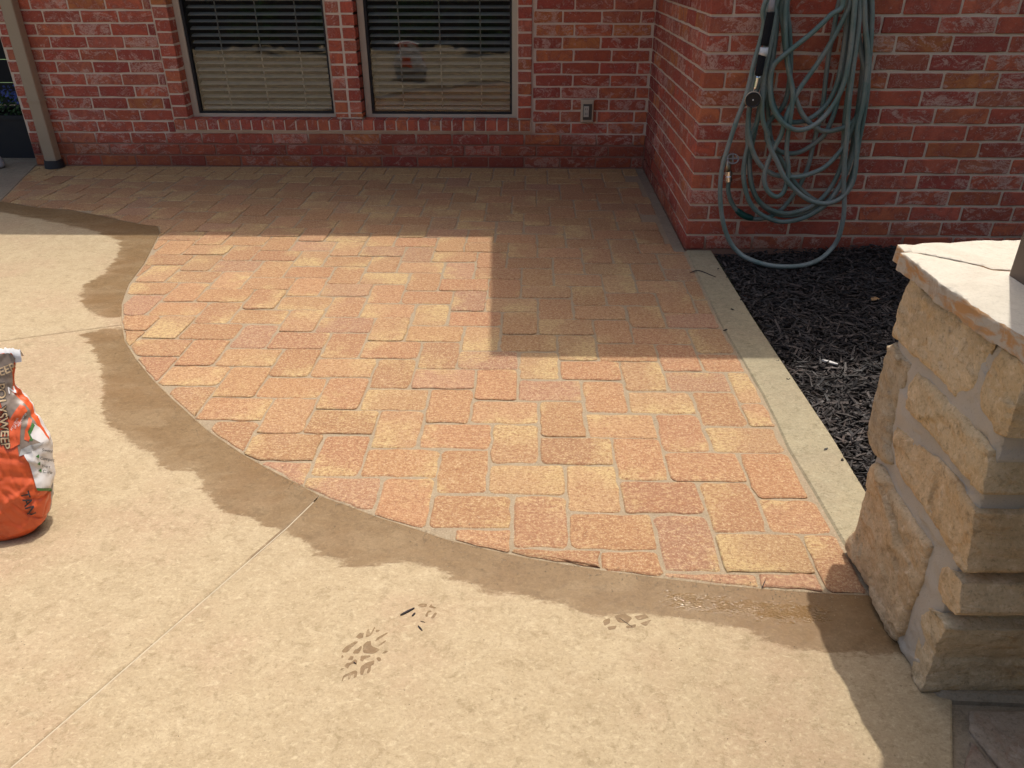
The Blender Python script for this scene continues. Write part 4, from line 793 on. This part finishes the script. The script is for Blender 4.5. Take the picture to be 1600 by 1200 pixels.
# ------------------------------------------------------------------ stone pillar
PX0,PX1,PY0,PY1=.93,1.36,-.645,-.17
pil=tag(empty('stone_pillar',(1.14,-.41,0)),'rough buff limestone pillar with a flagstone cap at the patio corner','pillar')
m=MB(); m.box(PX0+.045,1.05,PY0+.022,-.262,-.1,.752); m.box(1.0505,PX1-.01,PY0+.022,PY1-.03,-.1,.7515); m.build('mortar_core',SMORTAR,pil)
def stone(name,poly,x_front,depth,seed,amp=.006,col=(1,1,1,1),dome=.008,mat=STONE,steps=4,plane='left',stp=.0085,sharp=None):
    """Rough-faced stone. plane 'left': outline in (y,z) facing -X; 'front': (x,z) facing -Y; 'top': (x,y) facing up."""
    rs=random.Random(seed)
    poly=ccw(clean(poly,.004)); q=[]
    for i in range(len(poly)):
        a,b=Vector(poly[i]),Vector(poly[(i+1)%len(poly)]); k=max(1,int((b-a).length/.009))
        for j in range(k):
            v=a+(b-a)*(j/k); n2=Vector((-(b-a).y,(b-a).x)).normalized(); v+=n2*(.004*noise.noise(Vector((v.x*45,v.y*45,seed)))+.0015*noise.noise(Vector((v.x*130,v.y*130,seed)))); q.append((v.x,v.y))
    bm=grid_bm(q,stp); bm.verts.ensure_lookup_table()
    px=np.array([v.co.x for v in bm.verts]); py=np.array([v.co.y for v in bm.verts]); d=pdist(px,py,q)
    hs=[]
    for v,dd in zip(bm.verts,d):
        dd=max(0,dd); k=1-math.exp(-dd/.0055)
        if sharp and v.co.x<sharp: k=max(k,1-math.exp(-max(0,dd+.02)/.0055))
        P=Vector((v.co.x,v.co.y,seed*1.7)); Q=P+Vector((noise.noise(P*13),noise.noise(P*13+Vector((5,5,5))),0))*.03
        cell=noise.cell(Q*16); cell2=noise.cell(Q*34+Vector((3,1,0)))
        fac=noise.noise(Vector((round(Q.x*15),round(Q.y*15),seed)))*.0
        vd=noise.voronoi(Q*13)[0]; ridge=min(1,(vd[1]-vd[0])*2.2)
        fx=0.0
        for sc_,am in ((9.0,1.0),(21.0,.45)):
            pts=noise.voronoi(Q*sc_)[1]; c0=pts[0]; rr=noise.cell_vector(c0*7.3+Vector((seed,2,1))); dl=(Q*sc_-c0)
            fx+=am*(amp*(rr.x-.5)*.8+((rr.y-.5)*dl.x+(rr.z-.5)*dl.y)*amp*2.6)
        h=dome*(k-1)+amp*.9*k*noise.noise(P*6)+k*fx+amp*.40*noise.noise(P*55)+amp*.2*noise.noise(P*120)
        if dd<.03: h-=.005*max(0,noise.noise(P*30+Vector((9,0,0))))*(1-dd/.03)
        hs.append(h)
    for v,h in zip(bm.verts,hs): v.co.z=h
    be=[e for e in bm.edges if e.is_boundary]; cur=be
    for s in range(steps):
        r=bmesh.ops.extrude_edge_only(bm,edges=cur); nv=[g for g in r['geom'] if isinstance(g,bmesh.types.BMVert)]; cur=[g for g in r['geom'] if isinstance(g,bmesh.types.BMEdge) and all(x in nv for x in g.verts)]
        t=(s+1)/steps
        cx=sum(v.co.x for v in nv)/len(nv); cy=sum(v.co.y for v in nv)/len(nv)
        for v in nv:
            v.co.z -= depth/steps
            w=Vector((v.co.x-cx,v.co.y-cy)).normalized(); k=amp*1.3*noise.noise(Vector((v.co.x*9,v.co.y*9,v.co.z*14+seed)))+amp*.6*noise.noise(Vector((v.co.x*40,v.co.y*40,v.co.z*40+seed)))+ (.004 if s==0 else 0)*0
            v.co.x+=w.x*k; v.co.y+=w.y*k*.5
    bmesh.ops.recalc_face_normals(bm,faces=bm.faces[:])
    for v in bm.verts:
        a,b,h=v.co
        if plane=='left': v.co=Vector((x_front-h,a,b))
        elif plane=='front': v.co=Vector((a,x_front-h,b))
        else: v.co=Vector((a,b,x_front+h))
    bmesh.ops.recalc_face_normals(bm,faces=bm.faces[:])
    o=from_bm(name,bm,mat,pil,True); o.color=col
    me=o.data; 
    return o
stone('mortar_face',[(-.625,.0),(-.262,.0),(-.225,.30),(-.20,.32),(-.185,.745),(-.625,.745)],.9412,.07,77,.0045,(1,1,1,1),.004,SMORTAR,1)
def gapdown(p,g=.003): return inset(ccw(clean(p,.004)),g)
stone('stone',S1,.932,.14,1,.006,(1.02,1.0,.98,1))
stone('stone',S2+[],.933,.40,2,.005,(1.0,.97,.92,1),sharp=-.60,steps=9)
stone('stone',S3,.932,.12,3,.007,(.74,.74,.76,1))
stone('stone',S4,.931,.40,4,.005,(1.02,.98,.92,1),sharp=-.60,steps=9)
stone('stone',S5,.932,.40,5,.006,(1.02,.94,.86,1),sharp=-.61,steps=9)
stone('stone',S6,.930,.15,6,.008,(.96,.90,.86,1))
stone('stone',S7,.934,.36,7,.005,(1.04,.98,.92,1),sharp=-.62,steps=9)
S8b=[(y,z if z>.08 else z-.05) for y,z in S8]
stone('stone',S8b,.934,.36,8,.006,(.95,.93,.90,1),sharp=-.60,steps=9)
# stones on the sides away from the patio, and the lower front course
stone('stone',[(-.64,.205),(-.50,.21),(-.50,.145),(-.64,.14)],1.0,.30,9,.004,(.8,.8,.76,1))
for i,(z0,z1) in enumerate(((.02,.2),(.215,.39),(.405,.58),(.595,.745))): stone('stone',[(PX0+.12,z0),(PX1-.005,z0),(PX1-.005,z1),(PX0+.12,z1)],PY1-.02,-.05,20+i,.004,(.9,.9,.88,1),plane='front',stp=.05,steps=1)
CAPZ=.79
capA=[(.903,-.190)]+[tuple(p) for p in CAPL[2:]]+[(.94,-.66),(1.08,-.675),(1.22,-.665),(1.405,-.67),(1.41,-.45),(1.405,-.29),(1.25,-.305)]+[tuple(p) for p in CAPA[::-1]]
capB=[(.912,-.178)]+[(p[0],p[1]+.006) for p in CAPA[1:]]+[(1.25,-.296),(1.405,-.28),(1.40,-.12),(1.25,-.095),(1.1,-.105),(.98,-.125),(.915,-.135)]
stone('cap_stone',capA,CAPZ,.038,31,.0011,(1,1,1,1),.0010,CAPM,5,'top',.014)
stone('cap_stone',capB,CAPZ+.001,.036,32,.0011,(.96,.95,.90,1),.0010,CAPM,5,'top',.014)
# mortar apron and flagstones in front of the pillar
AP=[(.955,-.64),(.97,-.668),(1.0,-.676),(1.2,-.682),(1.6,-.682),(1.6,-.60),(1.0,-.60)]
v,f=slab_vf(inset(ccw(AP),.001),.05,.012,.010,.010); tag(mk('mortar_apron',v,f,GREYC),'grey mortar bedding round the foot of the stone pillar','mortar',kind='structure')
fp=tag(empty('flagstone_floor',(1.4,-1.5,0)),'shaded brown flagstone paving in front of the pillar','flagstone paving',kind='structure')
m=MB(); m.add([(.985,-.674,-.012),(1.0,-5.5,-.012),(4.5,-5.5,-.012),(4.5,-.60,-.012),(1.6,-.60,-.012),(1.6,-.683,-.012)],[(0,1,2,3,4,5)]); m.add([(.985,-.660,-.0121),(.15,-2.5,-.0121),(-1.19,-5.5,-.012),(1.0,-5.5,-.012)],[(0,1,2,3)]); m.build('bedding_mortar',GREYC,fp)
FL=[[(1.018,-.692),(1.22,-.694),(1.45,-.70),(1.43,-.98),(1.2,-1.06),(1.07,-1.04),(1.035,-.90),(1.012,-.80),(.998,-.74)],[(.990,-.765),(1.0,-.80),(1.022,-.90),(1.055,-1.04),(.95,-1.06),(.90,-.93),(.945,-.83)],
[(1.475,-.70),(1.9,-.71),(1.95,-1.1),(1.6,-1.16),(1.455,-.99)],[(.885,-.96),(.94,-1.08),(1.15,-1.08),(1.22,-1.3),(.86,-1.38),(.70,-1.34)],[(1.18,-1.09),(1.44,-1.01),(1.58,-1.18),(1.52,-1.5),(1.25,-1.44)],[(1.62,-1.18),(1.97,-1.12),(2.3,-1.2),(2.25,-1.7),(1.56,-1.52)],[(1.93,-.71),(2.5,-.70),(2.5,-1.15),(2.3,-1.17),(1.98,-1.09)],
[(.66,-1.42),(.86,-1.41),(1.22,-1.33),(1.27,-1.8),(.9,-1.9),(.5,-1.78)],[(1.29,-1.48),(1.52,-1.53),(2.2,-1.73),(2.1,-2.1),(1.3,-2.0)],[(.45,-1.9),(.9,-1.93),(1.27,-1.84),(1.27,-2.4),(.2,-2.4)],[(1.31,-2.04),(2.1,-2.14),(2.2,-2.6),(1.3,-2.6)]]
rf2=random.Random(4)
for q in FL:
    v,f=slab_vf(rounded(q,.02,.04,.002,rf2),.03,.006,.005,rf2.uniform(-.001,.002)); o=mk('flagstone',v,f,FLAG,fp); k=rf2.uniform(.85,1.1); o.color=(k,k*rf2.uniform(.95,1.03),k,1)
# ------------------------------------------------------------------ patio cover carried by the pillar
pc=tag(empty('patio_cover',(1.13,-.39,.79)),'brown painted post and roof of the patio cover standing on the stone pillar','patio cover')
bevbox('post',1.058,1.198,-.465,-.315,CAPZ-.004,2.42,POSTM,pc,.006,2)
m=MB(); m.box(.95,6,-.47,-.31,2.42,2.62); m.build('beam',POSTM,pc)
m=MB(); m.box(.80,6.5,-4.4,-.10,2.63,2.66); m.build('roof_deck',SOFFIT,pc)
m=MB(); m.box(.78,6.5,-4.4,-.08,2.665,2.70); m.build('roof_cover',SHINGLE,pc)
fen=tag(empty('added_fence',(0,-4.0,-.1)),'dark brown board fence added unseen behind the viewer to darken the window reflections','fence')  # unseen fence added to give the windows something dark to reflect
rq=random.Random(2)
for k in range(72): bevbox('board',-5.6+k*.155,-5.6+k*.155+.148,-4.0+rq.uniform(-.004,.004),-3.978,-.1,1.72+rq.uniform(-.01,.01),WOODD,fen,.003,1)
for k,(sx,sy,sr,sh) in enumerate(((-4.2,-3.45,.42,.75),(-3.1,-3.55,.34,.55),(-1.7,-3.4,.45,.85),(-.7,-3.55,.30,.5),(.5,-3.5,.36,.62))):  # unseen bushes added to break up the reflected edge in the windows
    sb=tag(empty('added_shrub',(sx,sy,0)),('widest added dark bush','narrow added mid height bush','tallest added dark bush','smallest added dark bush','rounded added dark bush')[k]+(' at the left end of',' second from the left along',' in the middle along',' just right of the tallest one along',' at the right end of')[k]+' the board fence','added_shrub','added bushes along the unseen fence'); m=MB(); st=MB(); rk=random.Random(40+k)
    for i in range(650):
        d=Vector((rk.gauss(0,1),rk.gauss(0,1),rk.gauss(0,1))).normalized()*rk.uniform(.55,1.0); c=Vector((sx+d.x*sr*(1+.3*noise.noise(d*2)),sy+d.y*sr*.8,sh*.55+d.z*sh*.5)); n2=Vector((rk.gauss(0,1),rk.gauss(0,1),rk.gauss(.5,1))).normalized(); s2=n2.orthogonal().normalized(); L=rk.uniform(.04,.09)
        m.add([c,c+n2*L*.5+s2*L*.3,c+n2*L,c+n2*L*.5-s2*L*.3],[(0,1,2,3)])
    for i in range(5): tube(st,[Vector((sx,sy,-.02)),Vector((sx+rk.uniform(-.5,.5)*sr,sy+rk.uniform(-.5,.5)*sr,sh*.6))],.008,6)
    tag(m.build('foliage',LEAFM,sb),kind='stuff'); st.build('stem',TWIGM,sb)
# ------------------------------------------------------------------ bag of paving sand
def bag_mats():
    out={}
    for nm,c,ro in (('orange',(.72,.125,.038),.32),('greybrown',(.25,.195,.15),.4),('white',(.72,.70,.68),.34),('green',(.07,.20,.05),.4),('silver',(.40,.39,.37),.35),('tan',(.52,.38,.22),.45),('black',(.035,.03,.03),.5)):
        t=NT('bag_'+nm); p=t.pos(); b=t.noise(p,9,4,.6,.8); s=t.noise(t.map(p,(14,14,30)),1.0,4,.6,1.0)
        col=t.mix(t.ramp(b,.35,.7,0,.35),rgb(*c),rgb(c[0]*.82,c[1]*.78,c[2]*.78)); col=t.mix(t.ramp(s,.62,.75,0,.22),col,rgb(min(1,c[0]*1.2+.05),c[1]*1.2+.05,c[2]*1.2+.05))
        out[nm]=t.out(col,ro,t.bump(s,.25,.004),.5)
    return out
BM=bag_mats()
BAGX,BAGY,LEAN=-1.345,-.190,.38
EDGE=[(.0,-1.205),(.012,-1.182),(.03,-1.163),(.055,-1.151),(.12,-1.143),(.185,-1.144),(.233,-1.146),(.272,-1.160),(.311,-1.178),(.340,-1.204),(.36,-1.214),(.39,-1.216),(.412,-1.211),(.448,-1.192)]
def lerp_t(tab,z):
    if z<=tab[0][0]: return tab[0][1]
    for (a,b),(c,d) in zip(tab,tab[1:]):
        if z<=c: return b+(d-b)*(z-a)/(c-a)
    return tab[-1][1]
HALF=[(0,.050),(.03,.068),(.09,.083),(.18,.080),(.26,.062),(.33,.042),(.38,.026),(.42,.014),(.448,.008)]
def bag_pt(s,z,off=0.0,wr=1.0):
    """Point on the bag skin: s = angle, 0 at the right-hand edge, positive round the front; z = height."""
    rx=lerp_t(EDGE,z)-BAGX; ry=lerp_t(HALF,z)
    c,sn=math.cos(s),math.sin(s); e=.72
    x=BAGX+rx*math.copysign(abs(c)**e,c)
    if c<0: x=BAGX-(rx*.98)*abs(c)**e
    y=BAGY+LEAN*z-ry*math.copysign(abs(sn)**e,sn)
    P=Vector((x,y,z))
    N=Vector((c*ry,-sn*rx,0)).normalized()
    k=.0045*noise.noise(Vector((x*11,y*11,z*26)))+.0028*noise.noise(Vector((x*28+z*22,y*20,z*46)))
    f=noise.noise(Vector((x*7+3,y*6,z*13+x*9))); k-=.0045*max(0,1-abs(f)*9); f2=noise.noise(Vector((x*12+9,y*9,z*9-x*14))); k+=.0034*max(0,1-abs(f2)*8); f3=noise.noise(Vector((x*30,y*30,z*18+x*26))); k-=.0025*max(0,1-abs(f3)*6)
    k*=min(1,z/.03+.15)*wr
    return P+N*(k+off)
bag=tag(empty('sand_bag',(BAGX,BAGY,0)),'tall orange plastic bag of tan paving sand standing on the concrete slab','bag')
m=MB(); NS,NZb=220,150
for i in range(NZb+1):
    z=.003+.443*(i/NZb)
    for k in range(NS): m.v.append(tuple(bag_pt(2*math.pi*k/NS,z)))
for i in range(NZb):
    for k in range(NS): m.f.append((i*NS+k,i*NS+(k+1)%NS,(i+1)*NS+(k+1)%NS,(i+1)*NS+k))
m.f.append(tuple(range(NS))[::-1]); m.f.append(tuple(NZb*NS+k for k in range(NS)))
sack=m.build('sack',BM['orange'],bag,True)
for q in ('white','silver'): sack.data.materials.append(BM[q])
for pg in sack.data.polygons:
    c=pg.center
    if c.y-LEAN*c.z>.012: pg.material_index=1 if c.z>.30 or c.z<.03 else (2 if c.z<.17 else (0 if abs(c.x+.01)<.07 else 1))
# printed fields and a painted base shade: outlines measured from the right-hand edge (metres), height
CI=cam.matrix_world.inverted()
def to_px(P):
    q=CI@P; return 800-1211.8325*q.x/q.z, 600+1211.8325*q.y/q.z
_gs=[-.35+2.3*i/120 for i in range(121)]; _gz=[.003+.443*i/120 for i in range(121)]
_tab=[(s,z)+to_px(bag_pt(s,z,0,0)) for s in _gs for z in _gz if bag_pt(s,z,0,0)]
_tn=np.array(_tab)
def from_px(x,y):
    """Skin coordinates (angle, height) of a print position measured on the photograph."""
    k=int(np.argmin((_tn[:,2]-x)**2+(_tn[:,3]-y)**2)); s,z=_tab[k][0],_tab[k][1]
    for _ in range(4):
        u,v=to_px(bag_pt(s,z,0,0)); a,c=to_px(bag_pt(s+.01,z,0,0)); d,e=to_px(bag_pt(s,z+.002,0,0))
        A=np.array([[(a-u)/.01,(d-u)/.002],[(c-v)/.01,(e-v)/.002]])
        if abs(np.linalg.det(A))<2e3: break
        ds=np.linalg.solve(A,[x-u,y-v]); s+=max(-.06,min(.06,ds[0])); z=max(.003,min(.446,z+max(-.01,min(.01,ds[1]))))
    return s,z
def patch(name,px,mat,off):
    q=ccw(clean([(x/100,y/100) for x,y in px],.001)); bm=grid_bm(q,.03)
    for v in bm.verts:
        s,z=from_px(v.co.x*100,v.co.y*100); v.co=bag_pt(s,z,off*1.5+.0008)
    bmesh.ops.recalc_face_normals(bm,faces=bm.faces[:]); return from_bm(name,bm,mat,bag,True)
patch('grey_panel',[(-40,552),(16,552),(24,560),(19,575),(20,600),(19,612),(45,640),(58,665),(64,680),(68,690),(30,712),(26,690),(20,668),(14,652),(5,640),(0,622),(-40,600)],BM['greybrown'],.0010)
patch('white_panel',[(53,662),(62,668),(80,700),(84,740),(82,763),(56,761),(52,745),(45,722),(37,709),(52,703),(64,692),(50,684),(46,678)],BM['white'],.0013)
patch('green_line',[(50,660),(54,664),(47,678),(51,686),(46,688),(43,676)],BM['green'],.0018)
patch('green_line',[(56,761),(82,763),(80,768),(57,765)],BM['green'],.0018)
patch('silver_fold',[(30,712),(33,702),(50,693),(66,690),(64,694),(52,704)],BM['silver'],.0018)
patch('orange_stripe',[(16,654),(24,640),(30,630),(36,633),(41,641),(34,653),(32,672),(31,694),(18,700),(14,700)],BM['orange'],.0020)
patch('orange_stripe',[(46,652),(50,656),(43,674),(47,684),(44,690),(38,686),(39,672)],BM['orange'],.0020)
patch('base_shade',[(52,830),(66,815),(69,812),(66,826),(52,842),(40,847)],BM['black'],.0012)  # not print: shade at the bag's foot painted as a black patch
dg=None
def lettering(name,txt,px,py,size_px,ang,mat,off,bold=.02,part=None):
    """Flat print: px,py = where the first letter's baseline starts, ang = running direction in degrees (clockwise from rightwards)."""
    cu=bpy.data.curves.new('lettering','FONT'); cu.body=txt; cu.size=1.0; cu.offset=bold; ob=bpy.data.objects.new('lettering',cu); COL.objects.link(ob)
    bpy.context.view_layer.update(); me=bpy.data.meshes.new_from_object(ob.evaluated_get(bpy.context.evaluated_depsgraph_get())); bpy.data.objects.remove(ob)
    ca,sa=math.cos(R(ang)),math.sin(R(ang)); tb=bmesh.new(); tb.from_mesh(me)
    for ax in (0,1):
        co_=[v.co[ax] for v in tb.verts]; q=min(co_)
        while q<max(co_):
            q+=.11; pc_=[0,0,0]; pc_[ax]=q; pn_=[0,0,0]; pn_[ax]=1
            bmesh.ops.bisect_plane(tb,geom=tb.verts[:]+tb.edges[:]+tb.faces[:],plane_co=pc_,plane_no=pn_,dist=1e-5)
    tb.to_mesh(me); tb.free()
    for v in me.vertices:
        a,b=v.co.x*size_px,v.co.y*size_px; x=px+a*ca+b*sa; y=py+a*sa-b*ca
        s,z=from_px(x,y); v.co=bag_pt(s,z,off*1.5+.0014)-Vector((BAGX,BAGY,0))
    me.materials.clear(); me.materials.append(mat); o=bpy.data.objects.new(name,me); put(o,bag,(BAGX,BAGY,0)); return o
lettering('lettering_outline','POLYSWEEP',-6,598,19,85,BM['black'],.0016,.06)  # black printed outline behind the tan letters
lettering('lettering','POLYSWEEP',-5.5,598,19,85,BM['tan'],.0022,.015)
lettering('lettering','TAN',32,768,19,73,BM['black'],.0022,.015)
lettering('lettering','SWEEP',-22,596,17,-22,BM['tan'],.0020,.015)
lettering('lettering','N',13,614,14,-10,BM['white'],.0024,.02)
for i,t in enumerate(('FOR JOINTS','UP TO','PERMANENT')): lettering('lettering',t,19+i*5.5,672-i*3,4.2,-62,BM['white'],.0026,.0)
for i,(t,x,y) in enumerate((('Sweep',63,704),('Compact',61,717),('Wet',64,729),('Cure',66,738))): lettering('lettering',t,x,y,6.5,12,BM['black'],.0022,.0)
for (x,y) in ((55,712),(57,724),(60,735)): patch('triangle_mark',[(x,y),(x+5,y-3),(x+5,y+3)],BM['green'],.0022)
# frayed white crimp along the top
rs=random.Random(8); m=MB(); n=60; X1=-1.186; YT=BAGY+LEAN*.44
for k in range(n+1):
    u=k/n; x=2*BAGX-X1+u*2*(X1-BAGX); zt=.457+.004*noise.noise(Vector((x*40,0,0)))+(.006 if k%2==0 else 0)*rs.random()
    y=YT+.004*math.sin(u*23)
    for (dy,zz) in ((-.012,.424+.006*noise.noise(Vector((x*25,3,0)))),(-.0075,.436),(-.002,zt),(.0045,.436)): m.v.append((x,y+dy,zz))
for k in range(n):
    for j in range(3): a=k*4+j; m.f.append((a,a+4,a+5,a+1))
m.build('top_crimp',BM['white'],bag,True)
# ------------------------------------------------------------------ loose bits
def stick(name,pts,r,mat,label,cat,lift=.002,flat=.6):
    m=MB(); P=catmull([Vector((x,y,lift+r*flat)) for x,y in pts],4); tube(m,P,lambda t:r*(1-.45*abs(2*t-1)**2),7)
    o=m.build(name,mat,None,True,origin=(pts[0][0],pts[0][1],0)); return tag(o,label,cat)
stick('wood_chip',CHIPS[0],.0030,CHIPM,'long dark mulch chip lying beside the damp shoe print','wood chip',0)
stick('wood_chip',CHIPS[1],.0024,CHIPM,'short dark mulch chip just right of the long dark chip','wood chip',0)
stick('wood_chip',CHIPS[2],.0020,CHIPM,'small dark mulch chip nearest the viewer among the loose chips','wood chip',0)
stick('wood_chip',CHIPS[3],.0011,TWIGM,'thin brown splinter above the small dark chip','wood chip',0)
stick('wood_chip',CHIPS[4],.0013,CHIPM,'tiny dark chip stuck in the heel of the shoe print','wood chip',.001)
stick('twig',TWIGS[0],.0028,CHIPM,'dark bent twig lying across the concrete kerb by the house corner','twig',.002)
stick('wood_chip',TWIGS[1],.0035,CHIPM,'dark crumb on the joint between shaded pavers and kerb','wood chip',.002)
stick('wood_chip',TWIGS[2],.0014,CHIPM,'thin black sliver on the wet concrete left of the pillar','wood chip',0)
stick('twig',TWIGS[3],.0009,TWIGM,'thin pale brown stalk on dry concrete below the wet edge','twig',0)
m=MB(); a,b=[Vector((x,y,.012)) for x,y in SHARD]; t=(b-a).normalized(); s=Vector((-t.y,t.x,0))
m.add([a,a.lerp(b,.4)+s*.009,b+s*.004,b-s*.004,a.lerp(b,.5)-s*.007]+[p-Vector((0,0,.005)) for p in (a,a.lerp(b,.4)+s*.009,b+s*.004,b-s*.004,a.lerp(b,.5)-s*.007)],[(0,1,2,3,4)[::-1],(5,6,7,8,9)]+[(i,(i+1)%5,5+(i+1)%5,5+i) for i in range(5)])
tag(m.build('wood_shard',SHARDM,None,origin=(a.x,a.y,0)),'bleached white splinter of wood lying on the sunlit mulch','wood splinter')
x,y=LEAF; zz=mz(x,y)+.018; m=MB(); m.add([(x-.02,y-.012,zz),(x+.004,y-.018,zz+.006),(x+.022,y+.004,zz+.002),(x+.006,y+.018,zz+.007),(x-.016,y+.012,zz+.003),(x,y,zz+.010)],[(0,1,5),(1,2,5),(2,3,5),(3,4,5),(4,0,5)])
tag(m.build('dead_leaf',TANL,None,origin=(x,y,zz)),'small curled tan leaf on the shaded black mulch','leaf')
rc=random.Random(21); m=MB()
def crumb(x,y,z,r):
    vs=[Vector((x+r*rc.uniform(.6,1)*a,y+r*rc.uniform(.6,1)*c,z+r*rc.uniform(.3,.6)*e)) for a,c,e in ((1,0,0),(-.5,.85,0),(-.5,-.85,0),(0,0,1.3))]
    m.add(vs,[(0,1,3),(1,2,3),(2,0,3)])
seg=CURVE[8:]
for i in range(1500):
    k=rc.randrange(len(seg)-1); t=rc.random(); x=seg[k][0]+(seg[k+1][0]-seg[k][0])*t; y=seg[k][1]+(seg[k+1][1]-seg[k][1])*t
    d=rc.expovariate(45)*(1 if rc.random()<.8 else -1); nx,ny=(seg[k+1][1]-seg[k][1]),-(seg[k+1][0]-seg[k][0]); L=math.hypot(nx,ny)+1e-6
    crumb(x+nx/L*d,y+ny/L*d,.0005,rc.uniform(.0012,.0032))
for i in range(500): crumb(rc.uniform(.80,.95),rc.uniform(-.2,1.9),.001,rc.uniform(.001,.0025))
tag(m.build('spilled_sand',SAND),'grains of tan joint sand spilled along the curved edge of the pavers','sand',kind='stuff')
m=MB()
for i in range(90): crumb(rc.uniform(-1.3,.75),rc.uniform(-.85,-.3),.0004,rc.uniform(.0008,.0020))
tag(m.build('loose_grit',CHIPM),'tiny dark specks of grit on the foreground concrete','grit',kind='stuff')
print('OBJECTS',len(bpy.data.objects),'BRICKS',nb)
